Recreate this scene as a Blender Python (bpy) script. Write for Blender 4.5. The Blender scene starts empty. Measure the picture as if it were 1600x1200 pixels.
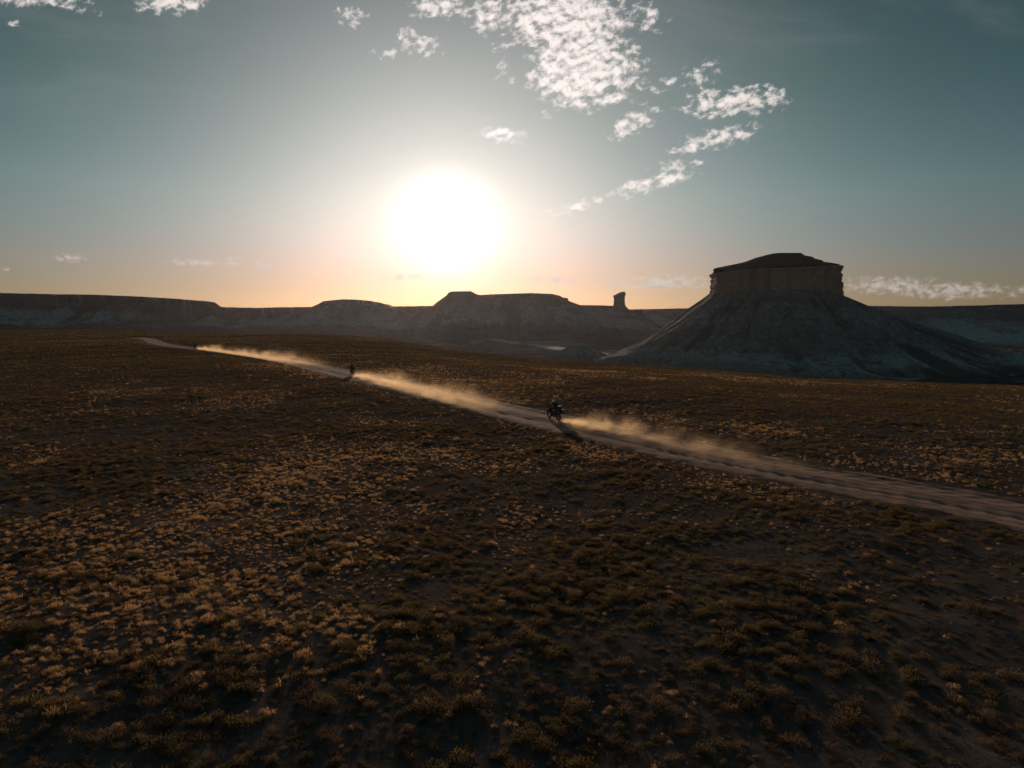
import bpy, bmesh, math, random
import numpy as np
from mathutils import Vector, Matrix

random.seed(7)
rng = np.random.default_rng(11)
SC = bpy.context.scene
COL = SC.collection
R = math.radians

# ------------------------------------------------------------------ camera
H = 8.7                      # camera height over the plain
PITCH = R(5.3)
F = 1110.0                   # focal length in pixels of a 1600 px wide frame
cam = bpy.data.cameras.new('camera')
cam.sensor_width = 36.0
cam.lens = 36.0 * F / 1600.0
cam.clip_start = 0.1
cam.clip_end = 30000.0
co = bpy.data.objects.new('camera', cam)
COL.objects.link(co)
co.location = (0, 0, H)
co.rotation_euler = (R(90) - PITCH, 0, 0)
SC.camera = co

CP, SP = math.cos(PITCH), math.sin(PITCH)


def ray(px, py):
    """world direction through a place in the view, scaled to unit depth along world Y"""
    u = (np.asarray(px, float) - 800.0) / F
    v = (600.0 - np.asarray(py, float)) / F
    dx, dy, dz = u, CP + v * SP, v * CP - SP
    return dx / dy, dz / dy


def at(px, py, Y):
    a, b = ray(px, py)
    return a * Y, np.zeros_like(a) + Y, H + b * Y


def on_plain(px, py, z=0.0):
    a, b = ray(px, py)
    Y = (z - H) / b
    return a * Y, Y


# ------------------------------------------------------------------ sun direction, sky
sa, sb = ray(697, 352)
SUN_DIR = Vector((float(sa), 1.0, float(sb))).normalized()
SUN_ELEV = math.asin(SUN_DIR.z)
SUN_AZ = math.atan2(SUN_DIR.x, SUN_DIR.y)

SC.view_settings.view_transform = 'Standard'
SC.view_settings.look = 'None'
SC.view_settings.gamma = 1.0
SC.view_settings.use_curve_mapping = False
SC.view_settings.exposure = -0.75

world = bpy.data.worlds.new('World')
SC.world = world
world.use_nodes = True


class NT:
    """small helper to write node trees"""
    def __init__(self, tree):
        self.t = tree
        self.n = tree.nodes
        self.l = tree.links

    def node(self, kind, **kw):
        nd = self.n.new(kind)
        for k, v in kw.items():
            setattr(nd, k, v)
        return nd

    def put(self, sock, v):
        if v is None:
            return
        if isinstance(v, bpy.types.NodeSocket):
            self.l.new(v, sock)
        else:
            sock.default_value = v

    def m(self, op, a, b=None, c=None, clamp=False):
        nd = self.node('ShaderNodeMath', operation=op, use_clamp=clamp)
        for i, v in enumerate((a, b, c)):
            self.put(nd.inputs[i], v)
        return nd.outputs[0]

    def vm(self, op, a, b=None, scale=None):
        nd = self.node('ShaderNodeVectorMath', operation=op)
        self.put(nd.inputs[0], a)
        if b is not None:
            self.put(nd.inputs[1], b)
        if scale is not None:
            self.put(nd.inputs['Scale'], scale)
        return nd.outputs['Value'] if op in ('DOT_PRODUCT', 'LENGTH', 'DISTANCE') else nd.outputs[0]

    def xyz(self, x, y, z):
        nd = self.node('ShaderNodeCombineXYZ')
        for i, v in enumerate((x, y, z)):
            self.put(nd.inputs[i], v)
        return nd.outputs[0]

    def sep(self, v):
        nd = self.node('ShaderNodeSeparateXYZ')
        self.put(nd.inputs[0], v)
        return nd.outputs

    def mix(self, f, a, b, kind='MIX'):
        nd = self.node('ShaderNodeMix', data_type='RGBA', blend_type=kind)
        nd.clamp_factor = True
        self.put(nd.inputs[0], f)
        for s, v in ((nd.inputs[6], a), (nd.inputs[7], b)):
            if isinstance(v, tuple) and len(v) == 3:
                v = (*v, 1.0)
            self.put(s, v)
        return nd.outputs[2]

    def smooth(self, v, lo, hi, a=0.0, b=1.0):
        nd = self.node('ShaderNodeMapRange', interpolation_type='SMOOTHSTEP')
        self.put(nd.inputs[0], v)
        nd.inputs[1].default_value = lo
        nd.inputs[2].default_value = hi
        nd.inputs[3].default_value = a
        nd.inputs[4].default_value = b
        return nd.outputs[0]

    def noise(self, vec, scale, detail=4.0, rough=0.55, dist=0.0, dim='3D'):
        nd = self.node('ShaderNodeTexNoise', noise_dimensions=dim)
        self.put(nd.inputs['Vector'], vec)
        nd.inputs['Scale'].default_value = scale
        nd.inputs['Detail'].default_value = detail
        nd.inputs['Roughness'].default_value = rough
        nd.inputs['Distortion'].default_value = dist
        return nd.outputs[0]

    def ramp(self, v, stops, interp='LINEAR'):
        nd = self.node('ShaderNodeValToRGB')
        cr = nd.color_ramp
        cr.interpolation = interp
        while len(cr.elements) > 1:
            cr.elements.remove(cr.elements[-1])
        for i, (p, c) in enumerate(stops):
            e = cr.elements[0] if i == 0 else cr.elements.new(p)
            e.position = p
            e.color = (*c, 1.0) if len(c) == 3 else c
        self.put(nd.inputs[0], v)
        return nd.outputs[0]


W = NT(world.node_tree)
for nd in list(W.n):
    W.n.remove(nd)
out = W.node('ShaderNodeOutputWorld')
tc = W.node('ShaderNodeTexCoord')
D = W.vm('NORMALIZE', tc.outputs['Generated'])
dx, dy, dz = W.sep(D)
sky = W.node('ShaderNodeTexSky', sky_type='NISHITA', sun_disc=False)
sky.sun_elevation = SUN_ELEV
sky.sun_rotation = SUN_AZ
sky.air_density = 1.0
sky.dust_density = 0.3
sky.ozone_density = 1.0
base = sky.outputs[0]
# colour of the air: blue-green up high (dimmed there partly as lens vignetting), paler and warmer low down
tint = W.ramp(dz, [(0.0, (0.76, 0.79, 1.22)), (0.07, (0.95, 0.93, 1.3)), (0.16, (0.90, 1.15, 1.25)), (0.28, (0.60, 0.93, 0.85)), (0.42, (0.40, 0.71, 0.65)), (1.0, (0.66, 0.86, 0.80))])
base = W.mix(1.0, base, tint, 'MULTIPLY')

# sky colour dimmed away from the sun, standing in for lens vignetting at the corners
cosang = W.vm('DOT_PRODUCT', D, tuple(SUN_DIR))
ang = W.m('MULTIPLY', W.m('ARCCOSINE', W.m('MINIMUM', cosang, 0.999999)), 180.0 / math.pi)
vignette_dim = W.smooth(ang, 20.0, 45.0, 1.0, 0.85)
base = W.vm('SCALE', base, scale=vignette_dim)
base = W.mix(1.0, base, W.mix(W.smooth(ang, 6.0, 30.0), (1.0, 0.90, 0.94), (1.0, 1.0, 1.0)), 'MULTIPLY')      # dust in the air turns it pinker near the sun
# forward scattering round the sun (aureole)
wide = W.m('MULTIPLY', W.m('EXPONENT', W.m('MULTIPLY', W.m('POWER', W.m('DIVIDE', ang, 13.8), 1.5), -1.0)), 19.0)
core = W.m('MULTIPLY', W.m('EXPONENT', W.m('MULTIPLY', W.m('POWER', W.m('DIVIDE', ang, 2.7), 2.0), -1.0)), 38.0)
thin = W.smooth(dz, -0.01, 0.13, 0.22, 1.0)      # long path through low air dims the aureole at the horizon
wide = W.m('MULTIPLY', wide, thin)
aur = W.vm('ADD', W.vm('SCALE', (1.0, 0.88, 0.89), scale=wide), W.vm('SCALE', (1.0, 0.95, 0.88), scale=core))
air = W.vm('ADD', base, aur)

# clouds: a layer of small cloudlets and a low bank along the horizon, laid out by direction
up_y = W.m('MAXIMUM', dy, 0.05)
U = W.m('DIVIDE', dx, up_y)
V = W.m('DIVIDE', dz, up_y)
CL = [  # centre, half axes (in view pixels), tilt, strength
    (885, 25, 105, 62, 0, 1.25), (905, 105, 88, 66, 0, 1.35), (965, 105, 52, 45, 0, 0.9), (925, 150, 60, 26, 8, 0.9),
    (655, 70, 36, 22, -20, 0.8), (690, 10, 60, 18, 0, 0.7), (765, 22, 34, 32, -35, 0.75), (548, 28, 26, 14, -20, 0.45), (600, 85, 18, 9, 0, 0.3),
    (790, 85, 22, 34, 0, 0.35), (993, 190, 46, 18, 28, 0.8), (1010, 30, 28, 24, 0, 0.5),
    (1150, 160, 88, 24, 6, 0.95), (1118, 217, 76, 17, 14, 0.95), (1060, 258, 44, 9, 4, 0.55),
    (1015, 288, 74, 13, 14, 0.85), (905, 322, 44, 9, 15, 0.6), (858, 335, 16, 6, 10, 0.4), (1100, 115, 30, 16, 20, 0.35), (1045, 128, 24, 8, 25, 0.35),
    (785, 212, 44, 12, -6, 0.75), (800, 120, 14, 8, 0, 0.3), (850, 180, 12, 7, 0, 0.4),
    (265, 6, 58, 17, 0, 0.9), (60, 2, 75, 10, 0, 0.7), (108, 12, 22, 9, -15, 0.6), (24, 37, 16, 7, -10, 0.6), (155, 20, 10, 5, 0, 0.4),
    (110, 403, 30, 8, 0, 0.75), (300, 409, 48, 7.5, 0, 0.85), (362, 409, 15, 9, 0, 0.9), (405, 415, 24, 8, 0, 0.85), (490, 437, 12, 3.5, 0, 0.5), (8, 420, 12, 4, 0, 0.5),
    (635, 433, 46, 6, 0, 0.7), (868, 438, 50, 9, 0, 0.95), (940, 438, 18, 6, 0, 0.5), (1030, 442, 100, 13, 0, 1.15),
    (1390, 447, 90, 15, 0, 1.0), (1490, 455, 130, 15, 0, 1.0),
]
# thin high veil in streaks
vp = W.xyz(W.m('MULTIPLY_ADD', U, 1.0, W.m('MULTIPLY', V, 0.6)), W.m('MULTIPLY', V, 3.2), 3.0)
veil = W.m('MULTIPLY', W.smooth(W.noise(vp, 3.4, 4.0, 0.6, 0.6), 0.47, 0.78), W.smooth(V, 0.08, 0.4, 0.0, 0.10))
veil = W.m('MULTIPLY', veil, W.smooth(dy, 0.05, 0.3))
air = W.mix(veil, air, (12.5, 12.6, 12.6))
UV0 = W.xyz(U, V, 0.0)


def cloud_layer(items, low):
    mask = None
    for (cx, cy, rx, ry, rot, st) in items:
        a, b = ray(cx, cy)
        mp = W.node('ShaderNodeMapping', vector_type='TEXTURE')
        W.put(mp.inputs['Vector'], UV0)
        mp.inputs['Location'].default_value = (float(a), float(b), 0)
        mp.inputs['Rotation'].default_value = (0, 0, R(rot))
        mp.inputs['Scale'].default_value = (rx / F, ry / F, 1)
        r2 = W.vm('DOT_PRODUCT', mp.outputs[0], mp.outputs[0])
        g = W.m('MULTIPLY_ADD', r2, -st, st)
        mask = g if mask is None else W.m('SMOOTH_MAX', mask, g, 0.25)
    mask = W.m('MAXIMUM', mask, -1.6)
    sc_ = 78.0 if low else 66.0
    if low:
        cpos = W.xyz(U, W.m('MULTIPLY', V, 1.5), 0.0)
    else:      # cloudlets drawn out in rows that climb to the right
        cpos = W.xyz(W.m('MULTIPLY_ADD', U, 0.97, W.m('MULTIPLY', V, 0.26)), W.m('MULTIPLY_ADD', U, -0.34, W.m('MULTIPLY', V, 1.27)), 0.0)
    warp = W.noise(cpos, 14.0, 2.0)
    cposw = W.vm('ADD', cpos, W.vm('SCALE', W.xyz(warp, warp, 0.0), scale=0.02))
    n1 = W.noise(cposw, sc_, 6.0, 0.62)
    # the same cloud sampled a little further from the sun: gives the lit and the shaded side of each cloudlet
    n2 = W.noise(W.vm('ADD', cposw, (0.003, 0.007, 0.0)), sc_, 4.0, 0.62)
    n3 = W.noise(cpos, 17.0, 2.0, 0.5)
    field = W.m('ADD', W.m('MULTIPLY_ADD', n1, 4.6, -2.45), W.m('MULTIPLY_ADD', n3, 1.2, -0.62))
    field = W.m('ADD', field, W.m('MULTIPLY', mask, 1.05))
    alpha = W.m('MULTIPLY', W.smooth(field, -0.15, 1.25 if not low else 1.5), W.smooth(mask, -0.9, -0.1))
    relief = W.m('SUBTRACT', n1, n2)
    thick = W.m('ADD', W.smooth(field, 0.5, 2.6, 0.0, 0.75), W.m('MULTIPLY', relief, -3.6))
    if low:
        lit, dim = (16.5, 14.4, 12.8), (11.0, 10.0, 9.8)
    else:
        lit, dim = (25.5, 23.0, 21.8), (9.0, 8.0, 7.7)
    c = W.mix(thick, lit, dim)
    c = W.vm('SCALE', c, scale=W.smooth(ang, 6.0, 45.0, 1.08, 0.78))
    c = W.vm('ADD', c, W.vm('SCALE', aur, scale=0.35))
    return W.mix(alpha, air, c)


def background(c):
    b_ = W.node('ShaderNodeBackground')
    b_.inputs['Strength'].default_value = 0.06
    W.put(b_.inputs['Color'], c)
    return b_.outputs[0]


def branch(f, a, b):
    nd = W.node('ShaderNodeMixShader')
    W.put(nd.inputs[0], f)
    W.l.new(a, nd.inputs[1])
    W.l.new(b, nd.inputs[2])
    return nd.outputs[0]


clear = background(air)
high = background(cloud_layer([e for e in CL if e[1] < 370], False))
lowb = background(cloud_layer([e for e in CL if e[1] >= 370], True))
low_high = branch(W.m('GREATER_THAN', V, float(ray(800, 370)[1])), lowb, high)
inside = W.m('MULTIPLY', W.m('GREATER_THAN', dy, 0.3), W.m('MULTIPLY', W.m('GREATER_THAN', V, 0.0), W.m('LESS_THAN', V, 0.62)))
W.l.new(branch(inside, clear, low_high), out.inputs[0])
world.cycles.sampling_method = 'MANUAL'
world.cycles.sample_map_resolution = 512

sl = bpy.data.lights.new('sun', 'SUN')
sl.energy = 3.4
sl.angle = R(0.53)
sl.color = (1.0, 0.74, 0.52)
so = bpy.data.objects.new('sun', sl)
COL.objects.link(so)
so.location = SUN_DIR * 200.0
so.rotation_euler = SUN_DIR.to_track_quat('Z', 'Y').to_euler()

SC.cycles.use_denoising = True
SC.cycles.adaptive_threshold = 0.02
SC.cycles.max_bounces = 6
SC.cycles.diffuse_bounces = 2
SC.cycles.glossy_bounces = 2
SC.cycles.transmission_bounces = 4
SC.cycles.volume_bounces = 1
SC.cycles.transparent_max_bounces = 8
SC.cycles.volume_step_rate = 0.35
SC.cycles.volume_max_steps = 256


# ------------------------------------------------------------------ numpy noise
def _hash(ix, iy, seed):
    h = (ix.astype(np.int64) * 374761393 + iy.astype(np.int64) * 668265263 + seed * 974711) & 0xffffffff
    h = ((h ^ (h >> 13)) * 1274126177) & 0xffffffff
    h = ((h ^ (h >> 16)) * 2246822519) & 0xffffffff
    return ((h ^ (h >> 15)) & 0xffffff) / float(0xffffff)


def vnoise(x, y, seed=0):
    x, y = np.broadcast_arrays(np.asarray(x, float), np.asarray(y, float))
    xi, yi = np.floor(x), np.floor(y)
    fx, fy = x - xi, y - yi
    fx = fx * fx * fx * (fx * (fx * 6 - 15) + 10)
    fy = fy * fy * fy * (fy * (fy * 6 - 15) + 10)
    a, b = _hash(xi, yi, seed), _hash(xi + 1, yi, seed)
    c, d = _hash(xi, yi + 1, seed), _hash(xi + 1, yi + 1, seed)
    return (a + (b - a) * fx) * (1 - fy) + (c + (d - c) * fx) * fy


def fbm(x, y, seed=0, octv=4, gain=0.5):
    s, amp, tot = 0.0, 1.0, 0.0
    for k in range(octv):
        s = s + amp * vnoise(np.asarray(x) * 2 ** k + 17.3 * k, np.asarray(y) * 2 ** k - 9.1 * k, seed + k)
        tot += amp
        amp *= gain
    return s / tot - 0.5


def ridged(x, y, seed=0, octv=4):
    s, amp, tot = 0.0, 1.0, 0.0
    for k in range(octv):
        n = vnoise(np.asarray(x) * 2 ** k + 5.7 * k, np.asarray(y) * 2 ** k + 3.3 * k, seed + k)
        s = s + amp * (1 - np.abs(2 * n - 1))
        tot += amp
        amp *= 0.5
    return s / tot


def sstep(v, a, b):
    t = np.clip((np.asarray(v, float) - a) / (b - a), 0, 1)
    return t * t * (3 - 2 * t)


# ------------------------------------------------------------------ mesh helpers
def link(name, me, mats, parent=None, loc=None):
    o = bpy.data.objects.new(name, me)
    COL.objects.link(o)
    for mt in (mats if isinstance(mats, (list, tuple)) else [mats]):
        if mt is not None and len(me.materials) < (len(mats) if isinstance(mats, (list, tuple)) else 1):
            me.materials.append(mt)
    if parent is not None:
        o.parent = parent
    if loc is not None:
        o.location = loc
    return o


def tag(o, label=None, cat=None, group=None, kind=None):
    for k, v in (('label', label), ('category', cat), ('group', group), ('kind', kind)):
        if v:
            o[k] = v
    return o


def grid_mesh(name, P, wrap=False, attrs=None, flip=False):
    """P: rows x cols x 3"""
    nr, nc = P.shape[:2]
    me = bpy.data.meshes.new(name)
    r = np.arange(nr - 1)[:, None]
    c = np.arange(nc if wrap else nc - 1)[None, :]
    c2 = (c + 1) % nc
    q = np.stack([r * nc + c, r * nc + c2, (r + 1) * nc + c2, (r + 1) * nc + c], -1).reshape(-1, 4)
    if flip:
        q = q[:, ::-1]
    nq = len(q)
    me.vertices.add(nr * nc)
    me.vertices.foreach_set('co', P.reshape(-1).astype(np.float32))
    me.loops.add(nq * 4)
    me.loops.foreach_set('vertex_index', q.reshape(-1).astype(np.int32))
    me.polygons.add(nq)
    me.polygons.foreach_set('loop_start', np.arange(0, nq * 4, 4, dtype=np.int32))
    me.update(calc_edges=True)
    me.polygons.foreach_set('use_smooth', np.ones(nq, dtype=bool))
    for k, v in (attrs or {}).items():
        at_ = me.attributes.new(k, 'FLOAT', 'POINT')
        at_.data.foreach_set('value', np.asarray(v, np.float32).reshape(-1))
    me.validate()
    return me


def tri_mesh(name, verts, faces, smooth=False):
    me = bpy.data.meshes.new(name)
    me.from_pydata([tuple(v) for v in verts], [], [tuple(int(i) for i in f) for f in faces])
    me.update()
    if smooth:
        me.polygons.foreach_set('use_smooth', [True] * len(me.polygons))
    return me


def material(name):
    mt = bpy.data.materials.new(name)
    mt.use_nodes = True
    T = NT(mt.node_tree)
    for nd in list(T.n):
        if nd.type != 'OUTPUT_MATERIAL':
            T.n.remove(nd)
    T.out = [n for n in T.n if n.type == 'OUTPUT_MATERIAL'][0]
    return mt, T


def principled(T, col, rough=0.9, spec=0.2, metal=0.0, normal=None):
    p = T.node('ShaderNodeBsdfPrincipled')
    if isinstance(col, tuple) and len(col) == 3:
        col = (*col, 1.0)
    T.put(p.inputs['Base Color'], col)
    T.put(p.inputs['Roughness'], rough)
    T.put(p.inputs['Metallic'], metal)
    T.put(p.inputs['Specular IOR Level'], spec)
    if normal is not None:
        T.l.new(normal, p.inputs['Normal'])
    T.l.new(p.outputs[0], T.out.inputs['Surface'])
    return p


def bump(T, h, strength, dist):
    b = T.node('ShaderNodeBump')
    b.inputs['Strength'].default_value = strength
    b.inputs['Distance'].default_value = dist
    T.put(b.inputs['Height'], h)
    return b.outputs[0]


def plain_mat(name, col, rough=0.6, metal=0.0, spec=0.3, var=0.25, scale=8.0):
    mt, T = material(name)
    tcn = T.node('ShaderNodeTexCoord').outputs['Object']
    n = T.noise(tcn, scale, 3.0)
    c = T.mix(n, tuple(x * (1 - var) for x in col), tuple(min(1, x * (1 + var)) for x in col))
    principled(T, c, T.smooth(n, 0.2, 0.8, max(0.05, rough - 0.1), min(1, rough + 0.1)), spec, metal)
    return mt


# ------------------------------------------------------------------ road line
ROAD_PX = [(2300, 1010, 1), (1950, 880, 1), (1600, 801, 1), (1225, 736, 1), (1000, 689, 1), (870, 659, 1), (800, 644, 1), (700, 621, 1), (600, 598, 1),
           (550, 586.5, 1), (500, 575, 1), (430, 561, 1), (365, 551.5, 1), (304, 544.5, 1), (268, 540.5, 1), (247, 536.5, 1), (238, 532.5, 1), (232, 530.0, 1), (215, 527.5, 1)]
rx_, ry_ = on_plain([p[0] for p in ROAD_PX], [p[1] for p in ROAD_PX])
key = np.stack([rx_, ry_], 1)


def catmull(pts, step):
    pts = np.vstack([2 * pts[0] - pts[1], pts, 2 * pts[-1] - pts[-2]])
    res = []
    for i in range(1, len(pts) - 2):
        p0, p1, p2, p3 = pts[i - 1:i + 3]
        n = max(2, int(np.linalg.norm(p2 - p1) / step))
        t = np.linspace(0, 1, n, endpoint=False)[:, None]
        res.append(0.5 * ((2 * p1) + (-p0 + p2) * t + (2 * p0 - 5 * p1 + 4 * p2 - p3) * t ** 2 + (-p0 + 3 * p1 - 3 * p2 + p3) * t ** 3))
    return np.vstack(res + [pts[-2][None]])


road = catmull(key, 0.5)
# smooth the line so that it runs like a graded dirt road
for _ in range(60):
    road[1:-1] = 0.25 * road[:-2] + 0.5 * road[1:-1] + 0.25 * road[2:]
seg = np.linalg.norm(np.diff(road, axis=0), axis=1)
rs = np.concatenate([[0], np.cumsum(seg)])
RL = rs[-1]
tan_ = np.gradient(road, axis=0)
tan_ /= np.linalg.norm(tan_, axis=1)[:, None]
nor_ = np.stack([tan_[:, 1], -tan_[:, 0]], 1)        # to the far side of the road


def road_at(s):
    p = np.stack([np.interp(s, rs, road[:, 0]), np.interp(s, rs, road[:, 1])], -1)
    t = np.stack([np.interp(s, rs, tan_[:, 0]), np.interp(s, rs, tan_[:, 1])], -1)
    return p, t


_rk = road[::3]
_rn = nor_[::3]


def road_dist(x, y):
    """signed distance from the road line (positive on the far side)"""
    x, y = np.asarray(x, float).ravel(), np.asarray(y, float).ravel()
    res = np.empty(len(x))
    for i in range(0, len(x), 20000):
        a = np.stack([x[i:i + 20000], y[i:i + 20000]], 1)
        d2 = (a[:, None, 0] - _rk[None, :, 0]) ** 2 + (a[:, None, 1] - _rk[None, :, 1]) ** 2
        j = d2.argmin(1)
        v = a - _rk[j]
        res[i:i + 20000] = np.sqrt(d2[np.arange(len(a)), j]) * np.sign((v * _rn[j]).sum(1))
    return res


HALF = 2.9     # half width of the road


# ------------------------------------------------------------------ terrain height
ZF = -36.0     # floor of the basin beyond the plain
EDGE = [(-600, 509.5, 700), (0, 513, None), (150, 515, None), (300, 518, None), (400, 521, None), (540, 525, None), (620, 533, 330), (690, 546, 285), (770, 556, 252),
        (860, 563, 232), (1000, 571, 216), (1100, 578, 208), (1250, 592, 192), (1400, 597, 183), (1600, 603, 176), (2000, 612, 170), (2600, 620, 170)]
e_az, e_r, e_z = [], [], []
for (px, py, d) in EDGE:
    a, b = ray(px, py)
    n = math.hypot(float(a), 1.0)
    if d is None:
        Y = -H / float(b)
        z = 0.0
    else:
        Y = d
        z = min(0.0, H + float(b) * Y)
    e_az.append(math.atan2(float(a), 1.0))
    e_r.append(Y * n)
    e_z.append(z)


def terrain(x, y):
    x, y = np.asarray(x, float), np.asarray(y, float)
    sh = x.shape
    x, y = x.ravel(), y.ravel()
    az = np.arctan2(x, y)
    r = np.hypot(x, y)
    er = np.interp(az, e_az, e_r) * (1 + 0.05 * fbm(az * 14, az * 0, 3, 3))
    ez = np.interp(az, e_az, e_z)
    rd = road_dist(x, y)
    # gentle fall of the plain from the far side of the road to its edge
    t = np.clip((rd - 8) / np.maximum(er * 0.8, 20), 0, 1.0)
    fall = np.clip((r / er), 0, 1.2)
    z = ez * np.minimum(1.0, t * 0 + sstep(rd, 6, 60)) * np.clip((fall - 0.25) / 0.75, 0, 1.1) ** 1.5
    und = 0.75 * fbm(x / 55, y / 55, 21, 3) + 0.42 * fbm(x / 11, y / 11, 31, 3) + 0.10 * fbm(x / 1.6, y / 1.6, 41, 3)
    und += 1.6 * fbm(x / 160, y / 160, 51, 2) * sstep(r, 80, 260)
    nr = sstep(np.abs(rd), HALF - 0.3, HALF + 5)
    z = z + und * (0.12 + 0.88 * nr) - 0.10 * (1 - sstep(np.abs(rd), HALF - 1.4, HALF + 0.6))
    # beyond the edge the land drops to the basin
    over = np.clip((r - er) / np.maximum(er, 1), 0, None)
    dr = 1 - np.exp(-(over * 2.4) ** 1.35)
    floor = ZF + 3.0 * fbm(x / 260, y / 260, 61, 3) + 9.0 * np.clip(ridged(x / 210, y / 210, 71, 4) - 0.58, 0, 1) * sstep(r, 500, 900)
    z = z + (floor - z) * dr
    return z.reshape(sh), dr.reshape(sh)


# ------------------------------------------------------------------ ground sheet
fine = np.arange(-44, 44.01, 0.22)
az = np.radians(np.concatenate([np.arange(-180, -44, 4.0), fine, np.arange(46, 180, 4.0)]))
rr = [1.0]
while rr[-1] < 6400:
    rr.append(rr[-1] * 1.0145 + 0.02)
rr = np.array(rr)
A2, R2 = np.meshgrid(az, rr)
X, Y = R2 * np.sin(A2), R2 * np.cos(A2)
Z, ZONE = terrain(X, Y)


def ground_material():
    mt, T = material('desert_soil')
    g = T.node('ShaderNodeNewGeometry').outputs['Position']
    zone = T.node('ShaderNodeAttribute', attribute_name='zone').outputs['Fac']
    n1 = T.noise(g, 0.09, 5.0, 0.6)
    n2 = T.noise(g, 0.7, 5.0, 0.65)
    n3 = T.noise(g, 9.0, 4.0, 0.7)
    soil = T.ramp(n2, [(0.3, (0.097, 0.078, 0.070)), (0.55, (0.139, 0.109, 0.100)), (0.75, (0.208, 0.167, 0.150))])
    pale = T.m('MULTIPLY', T.smooth(n1, 0.52, 0.72), T.smooth(n2, 0.40, 0.66))
    soil = T.mix(T.m('MULTIPLY', pale, 0.55), soil, (0.393, 0.309, 0.277))
    soil = T.mix(T.smooth(n3, 0.35, 0.8, 0.0, 0.5), soil, (0.120, 0.094, 0.081))
    # distant scrub reads as olive mottling on the soil
    dist = T.vm('LENGTH', g)
    stretch = T.vm('MULTIPLY', g, (0.35, 1.0, 1.0))
    n4 = T.noise(stretch, 0.22, 5.0, 0.7)
    scrub = T.ramp(n4, [(0.35, (0.059, 0.047, 0.032)), (0.52, (0.107, 0.084, 0.050)), (0.70, (0.252, 0.184, 0.095))])
    soil = T.mix(T.smooth(dist, 60, 200, 0.0, 0.9), soil, scrub)
    # basin: brown clay, pink and pale grey outcrops
    n5 = T.noise(g, 0.006, 6.0, 0.62)
    n6 = T.noise(g, 0.028, 5.0, 0.6, 0.5)
    basin = T.ramp(n5, [(0.33, (0.076, 0.060, 0.051)), (0.47, (0.122, 0.090, 0.080)), (0.6, (0.173, 0.128, 0.112)), (0.72, (0.102, 0.082, 0.076))])
    basin = T.mix(T.smooth(n6, 0.53, 0.70, 0.0, 0.75), basin, (0.265, 0.240, 0.235))
    basin = T.mix(T.smooth(n6, 0.47, 0.33, 0.0, 0.6), basin, (0.051, 0.043, 0.034))
    col = T.mix(zone, soil, basin)
    nb = bump(T, T.m('MULTIPLY_ADD', n3, 0.35, n2), 0.35, 0.08)
    principled(T, col, 1.0, 0.0, normal=nb)
    return mt


MAT_SOIL = ground_material()
og = link('ground', grid_mesh('ground', np.stack([X, Y, Z], -1), attrs={'zone': sstep(ZONE, 0.02, 0.35)}, flip=False), MAT_SOIL)
tag(og, kind='structure')


# ------------------------------------------------------------------ dirt road
def road_material():
    mt, T = material('packed_dirt')
    g = T.node('ShaderNodeNewGeometry').outputs['Position']
    lat = T.node('ShaderNodeAttribute', attribute_name='lat').outputs['Fac']
    al = T.node('ShaderNodeAttribute', attribute_name='along').outputs['Fac']
    uv = T.xyz(T.m('MULTIPLY', lat, 1.5), T.m('MULTIPLY', al, 0.06), 0.0)
    n1 = T.noise(uv, 2.2, 5.0, 0.6)
    n2 = T.noise(g, 2.2, 5.0, 0.65)
    n3 = T.noise(g, 14.0, 3.0, 0.7)
    c = T.ramp(T.m('MULTIPLY_ADD', n1, 0.7, T.m('MULTIPLY', n2, 0.3)), [(0.32, (0.292, 0.180, 0.136)), (0.48, (0.428, 0.267, 0.205)), (0.6, (0.564, 0.359, 0.273)), (0.72, (0.700, 0.483, 0.372))])
    c = T.mix(T.smooth(n3, 0.5, 0.8, 0.0, 0.35), c, (0.12, 0.09, 0.075))
    n5 = T.noise(g, 0.6, 5.0, 0.65)
    edge = T.m('ADD', T.m('ABSOLUTE', lat), T.m('MULTIPLY_ADD', n5, 4.4, -2.2))
    c = T.mix(T.smooth(edge, 2.1, 3.2), c, (0.055, 0.043, 0.036))
    principled(T, c, 1.0, 0.03, normal=bump(T, T.m('MULTIPLY_ADD', n3, 0.3, n2), 0.35, 0.06))
    return mt


MAT_ROAD = road_material()
s_fine = np.arange(0, RL, 0.16)
lat = np.linspace(-HALF - 0.9, HALF + 0.9, 64)
pc, tc_ = road_at(s_fine)
nc_ = np.stack([tc_[:, 1], -tc_[:, 0]], 1)
RX = pc[:, 0][:, None] + nc_[:, 0][:, None] * lat[None]
RY = pc[:, 1][:, None] + nc_[:, 1][:, None] * lat[None]
RZ0, _ = terrain(RX, RY)
LAT, ALO = np.broadcast_arrays(lat[None], s_fine[:, None])
# two wheel tracks, a crown of loose dirt between them, washboard ripples across each track
track = np.exp(-((np.abs(LAT - 0.2) - 1.25) / 0.62) ** 2) + 0.7 * np.exp(-((np.abs(LAT + 0.35) - 0.75) / 0.13) ** 2) + 0.6 * np.exp(-((np.abs(LAT - 0.6) - 1.5) / 0.12) ** 2)
crown = np.exp(-((LAT - 0.2) / 0.35) ** 2)
_sa = rs[int(((road - np.array([float(q_) for q_ in on_plain(1120, 712)])) ** 2).sum(1).argmin())]
_sb = rs[int(((road - np.array([float(q_) for q_ in on_plain(960, 680)])) ** 2).sum(1).argmin())]
near = 1 - sstep(ALO, _sa, _sb)
wob = 1.4 * fbm(ALO / 9, LAT / 3, 5, 2)
wl = 1.15
ripp = np.clip(np.sin((ALO + 0.55 * np.abs(LAT) + wob * 0.5) * 2 * math.pi / wl + np.sign(LAT) * 0.8), -0.4, 1)
amp = 0.022 * near * (0.5 + 1.0 * vnoise(ALO / 14, LAT * 0 + np.sign(LAT), 77))
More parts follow.
